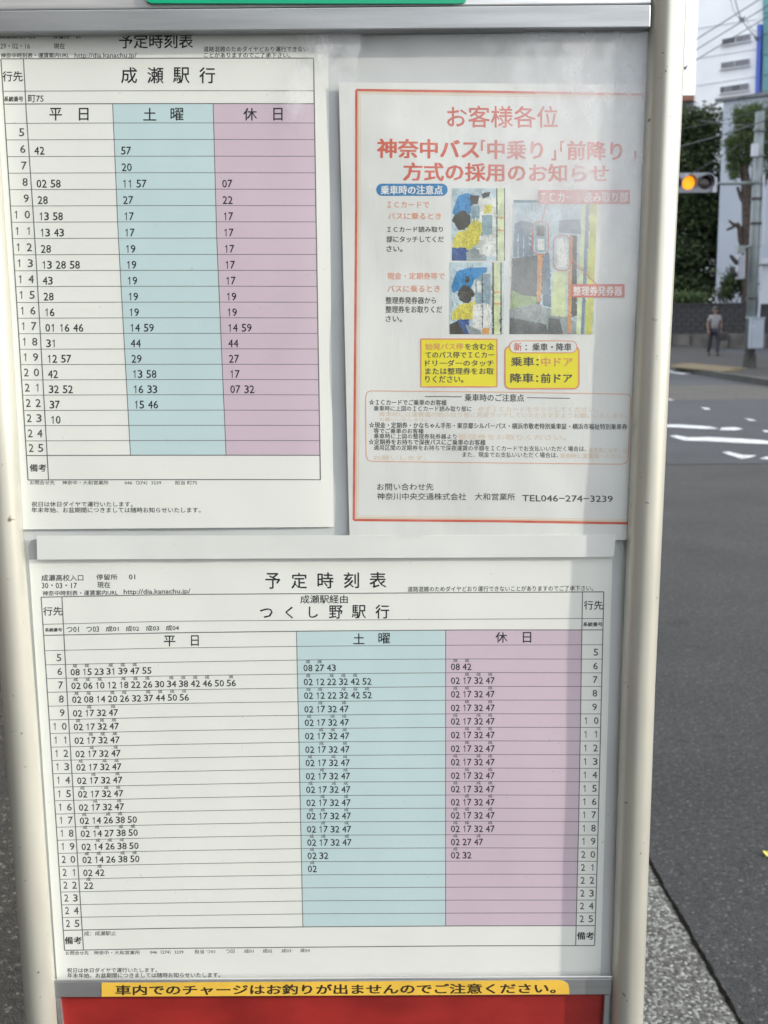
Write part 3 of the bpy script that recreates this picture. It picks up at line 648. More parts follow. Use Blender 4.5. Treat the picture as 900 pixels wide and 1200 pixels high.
T('heading', 'お客様各位', 524, 124, 654, 149.4, .002, .0, M['red_light'])
mb = MB()
for s_, xa, xb in (('神奈中バス', 442.6, 561), ('中乗り', 571.6, 636), ('前降り', 665, 729)): po.put(mb, s_, xa, 162.6 + (xa - 442) * .012, xb, 184.6 + (xa - 442) * .012, .012, .03)
for xa, up_ in ((563.6, 1), (656.4, 1), (645.6, 0), (739.4, 0)):      # half-width corner brackets
    o_ = 162.2 + (xa - 442) * .012
    if up_: po.line(mb, [(xa + 5, o_ + 1.4), (xa + 1.2, o_ + 1.4)], 2.4); po.line(mb, [(xa + 1.2, o_ + .2), (xa + 1.2, o_ + 13)], 2.4, e=INK * 1.5)
    else: po.line(mb, [(xa + 5, o_ + 11), (xa + 5, o_ + 23.4)], 2.4); po.line(mb, [(xa + .4, o_ + 22.2), (xa + 5, o_ + 22.2)], 2.4, e=INK * 1.5)
po.build(mb, 'heading', M['red_ink'])
T('heading', '方式の採用のお知らせ', 473, 190.4, 713, 211.6, .009, .026, M['red_ink'])
def rrect(x0, y0, x1, y1, r, sl=0.0, n=5):
    pts = []
    for cx, cy, a0 in ((x1 - r, y0 + r, -90), (x1 - r, y1 - r, 0), (x0 + r, y1 - r, 90), (x0 + r, y0 + r, 180)):
        for k in range(n + 1):
            t = R(a0 + 90 * k / n); X = cx + r * math.cos(t); pts.append((X, cy + r * math.sin(t) + sl * (X - x0)))
    return pts
def rfill(name, pts, m, e): 
    mb = MB(); po.quad(mb, pts, e=e); return po.build(mb, name, m)
def rline(name, pts, w, m, e=INK * 4):
    mb = MB(); po.line(mb, pts + [pts[0]], w, e=e); return po.build(mb, name, m)
Z1, Z2, Z3, Z4, Z5 = .0001, .00014, .00018, .00022, .00026
rfill('blue_label', rrect(441, 215.2, 524.6, 229.4, 6.8), M['blue_ink'], Z1); T('label_lettering', '乗車時の注意点', 446.4, 217.4, 518.6, 227.8, 0, .03, M['white_ink'], Z2)
T('body_text', 'ＩＣカードで', 454, 236.2, 503, 243.4, 0, .006, M['orange_ink']); T('body_text', 'バスに乗るとき', 455, 249.4, 517, 257.2, 0, .008, M['orange_ink'])
T('body_text', 'ＩＣカード読み取り', 454, 265.4, 519, 272.2, 0, .02, M['ink_soft']); T('body_text', '部にタッチしてくだ', 453, 276.6, 520, 284, 0, .02, M['ink_soft']); T('body_text', 'さい。', 453, 288, 471.6, 295, 0, .02, M['ink_soft'])
T('body_text', '現金・定期券等で', 454, 319.4, 521, 327.4, 0, .012, M['orange_ink']); T('body_text', 'バスに乗るとき', 454, 334.4, 515.6, 342.4, 0, .012, M['orange_ink'])
T('body_text', '整理券発券器から', 452, 348, 511, 356, 0, .02, M['ink_soft']); T('body_text', '整理券をお取りくだ', 452, 358.6, 518, 366.6, 0, .02, M['ink_soft']); T('body_text', 'さい。', 452, 370, 471, 377.2, 0, .02, M['ink_soft'])
# photograph prints on the poster: flat colour patches where the printed pictures show them
def picture(name, label, polys):
    base = None
    for i, (m, px) in enumerate(polys):
        mb = MB(); po.quad(mb, px, e=Z1 + i * .000006)
        o = mb.build(name if i == 0 else 'printed_shape', M[m], po.o if i == 0 else base)
        if i == 0: base = o; o['label'] = label
        o.parent = base if i else po.o
    def inside(p, poly):
        c = False; n = len(poly)
        for a in range(n):
            (xa, ya), (xb, yb) = poly[a], poly[a - 1]
            if (ya > p[1]) != (yb > p[1]) and p[0] < (xb - xa) * (p[1] - ya) / (yb - ya) + xa: c = not c
        return c
    rn = random.Random(len(polys)); x0, x1 = min(p[0] for p in polys[0][1]), max(p[0] for p in polys[0][1]); y0, y1 = min(p[1] for p in polys[0][1]), max(p[1] for p in polys[0][1])
    mats = sorted({m for m, _ in polys}); slots = []
    for m in mats:
        for f in (.82, 1.18):
            key = '%s%s' % (m, f)
            if key not in M: M[key] = mat('photo_tone', tuple(min(.85, c * f) for c in BASEC[m]), .5, spec=.3)
            slots.append(key)
    mb = MB()
    for q in range(int((x1 - x0) * (y1 - y0) / 11)):
        p = (rn.uniform(x0 + 2, x1 - 2), rn.uniform(y0 + 2, y1 - 2)); top = None
        for m, px in polys:
            if inside(p, px): top = m
        if top is None or top in ('p_pole', 'p_lime'): continue
        w, h_ = rn.choice(((rn.uniform(.4, 1.2), rn.uniform(.8, 2.4)), (rn.uniform(.8, 2.0), rn.uniform(.3, .8)))); k = rn.uniform(-.6, .6)
        po.quad(mb, [(p[0] - w + k, p[1] - h_), (p[0] + w * .7 + k, p[1] - h_ * .8), (p[0] + w - k, p[1] + h_), (p[0] - w * .8 - k, p[1] + h_ * .9)], mi=mats.index(top) * 2 + rn.randint(0, 1), e=Z1 + .00018 + q * 1e-8)
    mb.build('printed_detail', [M[k] for k in slots], base)
def rc(x0, y0, x1, y1): return [(x0, y0), (x1, y0), (x1, y1), (x0, y1)]
def blob(cx, cy, rx, ry, n=9, seed=0):
    rn = random.Random(seed); return [(cx + rx * (1 + rn.uniform(-.15, .15)) * math.cos(2 * math.pi * k / n), cy + ry * (1 + rn.uniform(-.15, .15)) * math.sin(2 * math.pi * k / n)) for k in range(n)]
picture('printed_picture', 'small printed picture of a passenger touching the card reader', [
 ('p_sky', rc(529.6, 220.6, 592, 305.4)), ('p_white', rc(560, 232, 581, 300)), ('p_blue', [(537, 229), (548, 226), (556, 229), (555, 248), (548, 251), (532, 252), (530, 249)]),
 ('p_dark', blob(541.5, 258.5, 11, 11, 10, 1)), ('p_yellow', [(531, 282), (536, 272), (545, 270), (556, 257), (566, 262), (562, 284), (551, 292), (530, 290)]),
 ('p_jeans', [(529.6, 290), (545, 290), (553, 297), (547, 305.4), (529.6, 305.4)]), ('p_grey', [(546, 296), (556, 290), (570, 300), (570, 305.4), (547, 305.4)]),
 ('p_machine', rc(565, 252, 577, 275)), ('p_white', rc(562, 276, 576, 298)), ('p_dark', [(551, 229), (562, 229), (560, 239), (552, 240)]), ('p_machine', rc(552, 241, 562, 256)),
 ('p_yellow', [(568, 240), (577, 240), (576, 249), (567, 251)]), ('p_dark', [(564, 226), (575, 225), (573, 230), (566, 233)]),
 ('p_pole', rc(583, 220.6, 590.6, 305.4)), ('p_dark', rc(581.6, 220.6, 583, 305.4)), ('p_dark', rc(590.6, 220.6, 592, 305.4)), ('p_orange', rc(583, 254, 590.6, 256)), ('p_orange', rc(583, 269, 590.6, 271))])
picture('printed_picture', 'small printed picture of a passenger taking a boarding ticket', [
 ('p_sky', rc(527, 307.4, 590.4, 391.6)), ('p_white', rc(555, 320, 576, 390)), ('p_blue', [(535, 318), (548, 314), (570, 313), (571, 318), (556, 328), (552, 338), (530, 343), (529, 336)]),
 ('p_dark', blob(546, 345, 9.5, 10.5, 10, 2)), ('p_yellow', [(530, 366), (540, 356), (553, 355), (558, 350), (558, 372), (548, 376), (529, 374)]), ('p_jeans', [(536, 375), (550, 374), (550, 391.6), (530, 391.6)]),
 ('p_dark', [(527, 380), (536, 376), (545, 391.6), (527, 391.6)]), ('p_machine', [(557, 327), (566, 321), (575, 321), (575, 356), (557, 356)]), ('p_white', rc(559, 329, 564, 343)), ('p_white', [(554, 357), (574, 357), (574, 384), (554, 384)]),
 ('p_wire', rc(565, 321, 565.8, 389)), ('p_orange', [(565, 385), (574, 384), (573, 391.6), (565, 391.6)]), ('p_grey', [(545, 380), (564, 388), (564, 391.6), (550, 391.6)]), ('p_dark', [(546, 324), (550, 324), (549, 332), (545.6, 331)]),
 ('p_pole', rc(579, 307.4, 587, 391.6)), ('p_dark', rc(577, 307.4, 579, 391.6)), ('p_dark', rc(586.4, 307.4, 588, 391.6)), ('p_orange', rc(579, 341.4, 586.4, 343.4)), ('p_orange', rc(579, 355, 586.4, 357))])
picture('printed_picture', 'large printed picture of the bus interior with reader and ticket machine circled in red', [
 ('p_sky', [(602, 238), (697, 234), (696, 391.6), (597, 391.6)]), ('p_bluegrey', [(603, 262), (612, 258), (626, 262), (625, 300), (601, 302)]), ('p_floor', [(600, 303), (636, 298), (640, 320), (632, 358), (599, 352)]),
 ('p_green', [(599, 340), (612, 346), (630, 348), (628, 356), (606, 362), (598, 362)]), ('p_grey', [(597, 362), (628, 356), (660, 368), (675, 378), (676, 391.6), (597, 391.6)]), ('p_floor', [(598, 372), (640, 380), (642, 391.6), (597, 391.6)]),
 ('p_bluegrey', [(636, 298), (644, 296), (646, 360), (636, 358)]), ('p_bluegrey', [(655, 258), (680, 257), (681, 275), (655, 272)]), ('p_dark', [(668, 275), (676, 276), (676, 370), (668, 372)]),
 ('p_pole', [(648, 318), (664, 318), (663, 372), (646, 370)]), ('p_white', [(653, 280), (665, 280), (664, 314), (652, 313)]), ('p_orange', [(630, 298), (636, 298), (634, 354), (629, 354)]),
 ('p_orange', [(667, 276), (671, 276), (669, 390), (665, 390)]), ('p_machine', rc(627, 263, 640, 295)), ('p_dark', rc(629, 265, 638, 277)), ('p_white', rc(630, 280, 638, 293)),
 ('p_pole', [(682, 238), (687, 238), (680, 391.6), (675, 391.6)]), ('p_bluegrey', [(687, 238), (691, 238), (684, 391.6), (681, 391.6)]), ('p_lime', [(692, 238), (700, 236), (694, 391.6), (685, 391.6)]),
 ('p_floor', [(643, 372), (656, 374), (660, 391.6), (642, 391.6)]), ('p_bluegrey', rc(602, 234.4, 634, 237.4))])
rline('red_circle', rrect(624, 260, 643, 298, 7), 1.1, M['red_light'], Z4 + .0001); rline('red_circle', rrect(649, 276, 669, 317, 8), 1.1, M['red_light'], Z4 + .0001)
mb = MB(); po.line(mb, [(640, 240), (635, 259)], 1.0, e=Z5 + .0001); po.line(mb, [(668, 302), (700, 334)], 1.0, e=Z5 + .0001); po.build(mb, 'pointer_line', M['red_light'])
ZL = .00036
rfill('red_label', rc(631, 222.6, 738, 239), M['red_light'], ZL); T('label_lettering', 'ＩＣカード読み取り部', 634, 225, 736, 237, 0, .022, M['white_ink'], ZL + .00004)
rfill('red_label', rc(669, 333, 732, 348.4), M['red_light'], ZL); T('label_lettering', '整理券発券器', 672, 335.4, 729, 346.4, 0, .024, M['white_ink'], ZL + .00004)
# yellow boxes
rfill('yellow_box', rc(493.4, 397.4, 582.4, 453.2), M['yellow_ink'], Z1); rline('box_outline', rc(493.4, 397.4, 582.4, 453.2), 1.6, M['orange_ink'], Z2)
T('box_text', '始発バス停', 498.6, 402.2, 543, 409.8, 0, .012, M['orange_ink'], Z3); T('box_text', 'を含む全', 545, 402.2, 579, 409.8, 0, .014, M['ink_soft'], Z3)
for s, y0, y1, x1 in (('てのバス停でＩＣカー', 412, 419.6, 579), ('ドリーダーのタッチ', 421.8, 429.2, 578.6), ('または整理券をお取', 431, 438.8, 578.6), ('りください。', 440.2, 448.4, 543)): T('box_text', s, 498.6, y0, x1, y1, 0, .014, M['ink_soft'], Z3)
rfill('yellow_box', rrect(592, 406, 678.4, 455.4, 6), M['yellow_ink'], Z1); rline('box_outline', rrect(592, 406, 678.4, 455.4, 6), 1.8, M['orange_ink'], Z2)
rfill('white_header', rrect(597.4, 399.4, 676, 413.4, 6.8), M['poster_paper'], Z3); rline('box_outline', rrect(597.4, 399.4, 676, 413.4, 6.8), 1.0, M['orange_ink'], Z4)
T('box_text', '新', 602.6, 401.6, 611.4, 411, 0, .01, M['red_light'], Z5); T('box_text', '：乗車・降車', 616, 402.2, 669.6, 411, 0, .022, M['ink_soft'], Z5)
T('box_text', '乗車：', 599, 418.4, 631, 429, 0, .022, M['ink_soft'], Z3); T('box_text', '中ドア', 634.6, 418.6, 671, 429.4, 0, .015, M['orange_ink'], Z3)
T('box_text', '降車：', 598.4, 437.6, 630.6, 448.4, 0, .022, M['ink_soft'], Z3); T('box_text', '前ドア', 634, 437.8, 670.4, 448.6, 0, .022, M['ink_soft'], Z3)
# notes frame
nf = [(434, 458), (580, 459.4), (734, 461.8), (738, 463), (739.4, 467), (736, 538), (733.6, 542.6), (728, 544), (600, 542.6), (436, 540.6), (431, 539), (429, 534), (428.6, 465), (430, 460)]
rline('notes_frame', nf, 1.0, M['orange_line'], Z1)
T('notes_heading', '乗車時のご注意点', 544.6, 461.4, 614, 470.2, .006, .018, M['ink_soft'])
mb = MB(); po.line(mb, [(498, 464.6), (541, 465)], .9); po.line(mb, [(617.4, 466), (668, 466.8)], .9); po.build(mb, 'rule', M['ink_soft'])
def note(s, x0, y0, x1, y1, b=.0, m='ink_soft', sl=.006): T('note_text', s, x0, y0, x1, y1, sl, b, M[m])
note('☆ＩＣカードでご乗車のお客様', 432.6, 468, 523.4, 474.6, .02); note('乗車時に上図のＩＣカード読み取り部に', 438, 475.4, 552.6, 481.6)
note('必ずＩＣカードをタッチしてください。', 560, 476, 700, 482.4, 0, 'orange_faint'); note('降車時には運賃箱の読み取り部に再度タッチしていただきますようお願いいたします。', 445, 482.4, 735, 488.4, 0, 'orange_faint'); note('お願いいたします。', 445, 489.4, 500, 493.6, 0, 'orange_faint')
note('☆現金・定期券・かなちゃん手形・東京都シルバーパス・横浜市敬老特別乗車証・横浜市福祉特別乗車券', 432.6, 494.6, 735, 501.4, .02, sl=.007)
note('等でご乗車のお客様', 438, 501.8, 496.4, 507.8, .02); note('乗車時に上図の整理券発券器より', 438, 508, 535, 514)
note('整理券をお取りください。', 537, 508.6, 663, 515, 0, 'orange_faint')
note('☆定期券をお持ちで深夜バスにご乗車のお客様', 432, 514.4, 569, 521, .02); note('適用区間の定期券をお持ちで深夜運賃の半額をＩＣカードでお支払いいただく場合は、', 438, 521.4, 687, 527.6)
note('乗務員にお申し出', 690, 524.4, 735, 530.6, 0, 'orange_faint'); note('また、現金でお支払いいただく場合は、', 542, 529.4, 654, 535.8)
note('乗車時に運賃箱へお支払い', 656, 531, 735, 537, 0, 'orange_faint'); note('お願いします。', 438, 533.6, 500, 539, 0, 'orange_faint')
T('contact_text', 'お問い合わせ先', 442, 566.4, 508, 574.6, 0, .006, M['ink_soft']); T('contact_text', '神奈川中央交通株式会社　大和営業所', 442, 577.4, 603.6, 585.8, .004, .006, M['ink_soft']); T('contact_text', 'TEL046−274−3239', 612, 580, 718, 587.4, .009, .004, M['ink_soft'])
bpy.data.objects.remove(_to); 

# ------------------------------------------------------------------ far scene: materials
M['bwall'] = mat('pale_render_wall', (0.70, 0.715, 0.75), 0.8, var=0.05, vscale=.4)
M['bwall2'] = mat('grey_render_wall', (0.34, 0.375, 0.44), 0.8, var=0.06, vscale=.4)
M['seam'] = mat('grey_seam', (0.60, 0.62, 0.66), .8)
M['glass'] = mat('dark_window_glass', (0.05, 0.055, 0.07), 0.15, var=.3, vscale=.8)
M['glass_grey'] = mat('grey_blind_window', (0.12, 0.125, 0.145), 0.3, var=.2, vscale=.8)
M['teal'] = mat('teal_glass', (0.06, 0.20, 0.22), 0.1, var=.4, vscale=.35)
M['bluep'] = mat('blue_panel', (0.03, 0.08, 0.38), 0.4)
M['frame'] = mat('window_frame_grey', (0.45, 0.46, 0.50), 0.5)
M['brown'] = mat('brown_tile_wall', (0.15, 0.065, 0.05), 0.8, var=.15, vscale=2)
M['steel'] = mat('galvanised_steel', (0.17, 0.20, 0.21), 0.45, 0.3, var=.12, vscale=3)
M['steel_w'] = mat('white_painted_steel', (0.42, 0.45, 0.52), 0.5)
M['steel_d'] = mat('dark_steel', (0.035, 0.035, 0.04), 0.5)
M['signal'] = mat('signal_housing_grey', (0.24, 0.26, 0.31), 0.4)
M['box'] = mat('control_box_paint', (0.27, 0.31, 0.38), 0.5, var=.06, vscale=4)
M['bark'] = mat('tree_bark', (0.050, 0.038, 0.032), 0.9, var=.35, vscale=6, bump=.6, bscale=20)
M['block'] = mat('concrete_block', (0.045, 0.044, 0.048), 0.9, var=.25, vscale=2.5, bump=.4, bscale=30)
M['block_base'] = mat('wall_footing_concrete', (0.105, 0.10, 0.093), 0.9, var=.3, vscale=1.6)
M['wire'] = mat('black_cable', (0.05, 0.055, 0.07), 0.6)
def leafmat(name, a, b):
    m = bpy.data.materials.new(name); m.use_nodes = True; nt = m.node_tree; N = nt.nodes; L = nt.links; bs_ = N['Principled BSDF']; bs_.inputs['Roughness'].default_value = .6
    bs_.inputs['Specular IOR Level'].default_value = .25
    ge = N.new('ShaderNodeNewGeometry'); rr = N.new('ShaderNodeValToRGB'); rr.color_ramp.elements[0].color = (*a, 1); rr.color_ramp.elements[1].color = (*b, 1)
    L.new(ge.outputs['Random Per Island'], rr.inputs[0]); L.new(rr.outputs[0], bs_.inputs['Base Color'])
    t = N.new('ShaderNodeBsdfTranslucent'); L.new(rr.outputs[0], t.inputs[0]); mx = N.new('ShaderNodeMixShader'); mx.inputs[0].default_value = .25
    L.new(bs_.outputs[0], mx.inputs[1]); L.new(t.outputs[0], mx.inputs[2]); L.new(mx.outputs[0], N['Material Output'].inputs[0]); return m
M['leaf_dark'] = leafmat('dark_evergreen_leaves', (0.014, 0.024, 0.012), (0.075, 0.11, 0.045))
M['leaf_mid'] = leafmat('green_leaves', (0.035, 0.06, 0.025), (0.13, 0.18, 0.07))

# ------------------------------------------------------------------ far buildings
Z = Vector((0, 0, 1))
fd = Vector((-.80, .60, 0)); fn = Vector((-.60, -.80, 0))              # facade runs away to the left; it faces fn
def facade_building(name, label, cnr, right_len, top, depth, m):
    b = empty(name, (cnr.x, cnr.y, 0), label, 'building'); a = Vector((cnr.x, cnr.y, 0)); c = a - fd * right_len
    mb = MB(); vs_ = [a, c, c - fn * depth, a - fn * depth]; mb.add([v.copy() for v in vs_] + [v + Z * top for v in vs_], [(0, 1, 5, 4), (1, 2, 6, 5), (2, 3, 7, 6), (3, 0, 4, 7), (4, 5, 6, 7)])
    mb.build('wall', m, b); return b
tc_ = D(815.5, 60, 78)
tall = facade_building('office_tower', 'tall pale building with three strips of windows and a blue edged glass front', tc_, 46, 38, 16, M['bwall'])
def on(px, py, p0=tc_, off=0.0): return V(px, py, p0 + fn * off, fn)
def wquad(mb, pts, p0, front, back):
    f_ = [V(x, y, p0, fn) + fn * front for x, y in pts]; b__ = [p - fn * (front - back) for p in f_]; n = len(pts)
    mb.add(f_ + b__, [tuple(range(n - 1, -1, -1)), tuple(range(n, 2 * n))] + [(i, (i + 1) % n, n + (i + 1) % n, n + i) for i in range(n)])
for (xa, ya, xb, yb, h, cuts) in ((847.2, 46.6, 879.4, 40.0, 6.6, [(0, .45, 'glass'), (.5, .76, 'glass_grey'), (.78, 1, 'glass_grey')]), (846.0, 74.2, 878.2, 69.2, 6.6, [(0, .46, 'glass_grey'), (.5, 1, 'glass_grey')]),
                                  (845, 102.6, 877.2, 97.8, 6.8, [(0, .12, 'glass'), (.13, .38, 'glass_grey'), (.40, .70, 'glass'), (.72, 1, 'glass_grey')])):
    mb = MB(); wquad(mb, [(xa - .5, ya - .4), (xb + .5, yb - .5), (xb + .5, yb + h + .4), (xa - .5, ya + h + .5)], tc_, .10, -.05); w = mb.build('window', M['frame'], tall)
    for t0_, t1_, g in cuts:
        mb = MB(); X0, X1 = xa + (xb - xa) * t0_, xa + (xb - xa) * t1_; Y0, Y1 = ya + (yb - ya) * t0_, ya + (yb - ya) * t1_
        wquad(mb, [(X0, Y0), (X1, Y1), (X1, Y1 + h), (X0, Y0 + h)], tc_, .14, .08); mb.build('pane', M[g], w)
    mb = MB(); wquad(mb, [(xa - 2, ya + h + 1), (xb + 1.5, yb + h + 1), (xb + 1.5, yb + h + 1.7), (xa - 2, ya + h + 1.7)], tc_, .22, -.05); mb.build('sill', M['bwall'], w)
for yy in (57, 89, 22):
    mb = MB(); wquad(mb, [(816.6, yy + 11), (887, yy), (887, yy + .5), (816.6, yy + 11.5)], tc_, .05, -.05); mb.build('floor_seam', M['seam'], tall)
mb = MB(); wquad(mb, [(890.4, 30.5), (895.2, 30), (892.6, 113), (887.8, 113)], tc_, .5, -.1); mb.build('blue_fin', M['bluep'], tall)
gx = [(896, -30), (912, -34), (930, -38), (960, -44)]
for i in range(3):
    for j in range(6):
        x0, x1 = gx[i][0], gx[i + 1][0] - .8; t0_ = -30 + j * 24; mb = MB()
        wquad(mb, [(x0, t0_), (x1, t0_ - 2), (x1 - .6, t0_ + 21.5), (x0 - .6, t0_ + 23)], tc_, .3, -.05); mb.build('pane', M['teal'], tall)
# lower wing in front
lc = D(844.5, 200, 62)
low = facade_building('side_wing', 'lower grey wing with flat parapet roof in front of the tall pale building', lc, 40, V(848, 117, lc, fn).z, 10, M['bwall2'])
mb = MB(); pa = V(846.6, 116.5, lc, fn); a = Vector((lc.x, lc.y, pa.z - .05)) + fd * .15
c0 = a - fd * 20.0 + Z * .03; mb.box(c0, 40.5, .4, .14, ax=(fd, fn, Z)); mb.build('parapet', M['glass_grey'], low)
lc2 = lc + Vector((0, 0, 0))
mb = MB(); q = [(858.5, 131), (863, 130.4), (863, 138.4), (858.5, 139)]; q = [(x - 0, y) for x, y in q]
# small dark vent window on the tall building's side strip
vt = [(844, 131), (847.6, 130.4), (847.2, 137.6), (843.8, 138)]
mb = MB(); wquad(mb, vt, tc_, .12, -.05); mb.build('window', M['glass'], tall)
# block of flats on the right-hand side of the street, added out of frame to keep the far pavement in shade
fl = empty('added_apartment_block', (38, 34, 0), 'long plain apartment block added unseen on the right to shade the far pavement', 'building')
mb = MB(); mb.box((38, 36, 10), 16, 40, 20); mb.build('wall', M['bwall2'], fl)
mb = MB(); mb.box((38, 36, 20.2), 16.8, 40.8, .4); mb.build('roof', M['frame'], fl)
for k in range(6):
    for q in range(8):
        mb = MB(); mb.box((29.95, 19 + q * 4.8, 2.4 + k * 3.1), .16, 2.2, 1.4); mb.build('window', M['glass'], fl)
# shop row on the left of the pavement and street trees behind the viewer, all added out of frame to dim the light from that side
M['shop'] = mat('dark_brown_brick', (0.075, 0.062, 0.052), 0.85, var=.25, vscale=3)
sr_ = empty('added_shop_row', (-7.4, -7, .1), 'long dark brick shop building added unseen on the left to dim the light', 'building')
mb = MB(); mb.box((-7.4, -7, 6.5), 8, 44, 13); mb.build('wall', M['shop'], sr_)
for k in range(4):
    for q in range(9):
        mb = MB(); mb.box((-3.38, -26 + q * 4.7, 1.7 + k * 3.1), .12, 2.6, 1.7); mb.build('window', M['glass'], sr_)
# brown low house at left and its white lower storey
hc = D(760, 150, 105)
house = empty('brown_house', (hc.x, hc.y, 0), 'low brown topped house with grey windows behind the dark evergreen tree', 'house')
def axq(mb, px, depth, t):
    f_ = [D(x, y, depth) for x, y in px]; b__ = [p + Vector((0, t, 0)) for p in f_]; n = len(px)
    mb.add(f_ + b__, [tuple(range(n - 1, -1, -1)), tuple(range(n, 2 * n))] + [(i, (i + 1) % n, n + (i + 1) % n, n + i) for i in range(n)])
mb = MB(); axq(mb, [(740, 131), (838, 131), (836, 366), (740, 366)], 105, 9); mb.build('wall', M['bwall'], house)
mb = MB(); axq(mb, [(740, 112), (838, 110.6), (838, 117.6), (740, 118.6)], 104.6, 10); mb.build('roof', M['brown'], house)
mb = MB(); axq(mb, [(740, 118.6), (838, 117.6), (838, 131), (740, 131)], 105.3, 9); mb.build('wall', M['brown'], house)
for x in (793, 801.5, 807.6):
    mb = MB(); axq(mb, [(x, 119.5), (x + 5, 119.5), (x + 5, 130), (x, 130)], 105.1, .3); mb.build('window', M['glass_grey'], house)

# ------------------------------------------------------------------ block wall behind the person
WY = 47.0
wbx0, wbx1 = D(560, 380, WY).x, D(930, 380, WY).x
wz_top = D(830, 357, WY).z; wz_mid = D(830, 393, WY).z
wall = empty('block_wall', ((wbx0 + wbx1) / 2, WY, 0), 'long dark concrete block wall with paler footing behind the walking person', 'wall')
mb = MB(); mb.box((2, WY + .14, (wz_mid + wz_top) / 2 + .0), 60, .10, wz_top - wz_mid - .02); mb.build('mortar_core', M['block'], wall)
mb = MB(); mb.box((2, WY + .06, wz_mid / 2 + .03), 60, .34, wz_mid + .06); mb.build('footing', M['block_base'], wall)
mb = MB(); mb.box((2, WY + .08, wz_top + .03), 60, .28, .07); mb.build('coping', M['block'], wall)
bx0 = D(770, 380, WY).x; bw, bh = .40, (wz_top - wz_mid) / 7; blk = None
mbx = MB(); mbx.box((0, 0, 0), bw - .018, .12, bh - .016)
nb = int((wbx1 + 1.4 - bx0) / bw)
for j in range(7):
    for i in range(nb):
        if blk is None: blk = mbx.build('block', M['block'], None); blk.parent = wall; o = blk
        else: o = blk.copy(); COL.objects.link(o)
        o.location = Vector((bx0 + (i + .5 * (j % 2)) * bw, WY + .04 + random.uniform(-.006, .006), wz_mid + (j) * bh + .012 + .03)) - wall.location
# pilasters on the footing
for i in range(16):
    mb = MB(); x = bx0 - 1 + i * .8; mb.box((x, WY - .12, wz_mid / 2 + .02), .05, .06, wz_mid); mb.build('footing_rib', M['block'], wall)

# ------------------------------------------------------------------ trees
def leaves(mb, c, rad, n, size, rn, flat=1.0, droop=0.0):
    for _ in range(n):
        d = Vector((rn.gauss(0, .55), rn.gauss(0, .55), rn.gauss(0, .55)))
        p = c + Vector((d.x * rad[0], d.y * rad[1], d.z * rad[2]))
        s = size * rn.uniform(.5, 1.2); a = Vector((rn.gauss(0, 1), rn.gauss(0, 1), rn.gauss(0, 1) * flat - droop)).normalized(); b = a.cross(Vector((rn.gauss(0, 1), rn.gauss(0, 1), rn.gauss(0, 1)))).normalized()
        mb.add([p - a * s, p + b * s * .42, p + a * s, p - b * s * .42], [(0, 1, 2, 3)])
def evergreen(name, base, height, rad, label, seed, mleaf, n=60, per=85, leaf=.17):
    rn = random.Random(seed); t = empty(name, base, label, 'tree', )
    mb = MB(); mb.tube([base, base + Vector((.1, 0, height * .5)), base + Vector((0, 0, height * .95))], [.22, .14, .03], 10)
    for k in range(26):
        h = rn.uniform(.1, .92) * height; an = rn.uniform(0, 6.28); L_ = rad * (1 - h / height * .75) * .8
        p = base + Vector((0, 0, h)); mb.tube([p, p + Vector((math.cos(an) * L_ * .5, math.sin(an) * L_ * .5, .1)), p + Vector((math.cos(an) * L_, math.sin(an) * L_, -.1))], [.06, .035, .012], 5)
    mb.build('trunk', M['bark'], t)
    mb = MB()
    for k in range(n):
        h = (k + rn.random()) / n; an = rn.uniform(0, 6.28); w = rad * (1 - max(0, h - .35) / .65 * .82) * (.55 + .45 * min(1, h / .12))
        r_ = w * rn.uniform(.35, 1.0); c = base + Vector((math.cos(an) * r_, math.sin(an) * r_, h * height))
        leaves(mb, c, (rad * .42, rad * .42, rad * .22), per, leaf, rn, .5, .2)
    mb.build('crown', mleaf, t, smooth=False); return t
b1 = D(803, 400, 66); b1.z = .1
h1 = D(806, 138, 66).z
evergreen('evergreen_tree', b1, h1, 2.8, 'tall dark dense evergreen tree directly behind the amber traffic signal', 5, M['leaf_dark'], 190, 170, .18)
b3 = D(760, 400, 66); b3.z = .1
evergreen('evergreen_tree', b3, h1 * .8, 2.8, 'dark evergreen tree mostly hidden behind the right post of the board', 8, M['leaf_dark'], 70, 90, .18)
for i_, (tx, ty, th, tr) in enumerate(((-1.9, -9.5, 6.5, 2.1), (-1.6, -17, 7, 2.4))):  # trees added out of view to darken the side behind the camera
    evergreen('added_street_tree', Vector((tx, ty, .1)), th, tr, ('nearer', 'farther')[i_] + ' of the two dense trees added unseen behind the viewer to dim the light', 40 + i_, M['leaf_dark'], 60, 60, .26)
# hedge clumps on the wall line
def bush(name, px, py, depth, rad, label, seed, m, n=9):
    rn = random.Random(seed); c = D(px, py, depth); o = empty(name, (c.x, c.y, 0), label, 'shrub'); mb = MB()
    for _ in range(5):
        q = c + Vector((rn.uniform(-.5, .5) * rad[0], rn.uniform(-.3, .3), -.2)); mb.tube([Vector((c.x, c.y, 0)), (q + Vector((c.x, c.y, 0))) / 2, q], [.05, .03, .01], 5)
    mb.build('stem', M['bark'], o); mb = MB()
    for k in range(n):
        q = c + Vector((rn.uniform(-.7, .7) * rad[0], rn.uniform(-.6, .6) * rad[1], rn.uniform(-.6, .6) * rad[2])); leaves(mb, q, (rad[0] * .45, rad[1] * .5, rad[2] * .45), 300, .085, rn)
    mb.build('foliage', m, o)
bush('shrub', 800, 350, 48.8, (1.0, .5, .35), 'low green shrub along the wall top below the tall evergreen tree', 21, M['leaf_mid'])
bush('shrub', 862, 336, 49.5, (.72, .5, .85), 'dark rounded shrub behind the wall left of the signal pole', 22, M['leaf_dark'], 14)
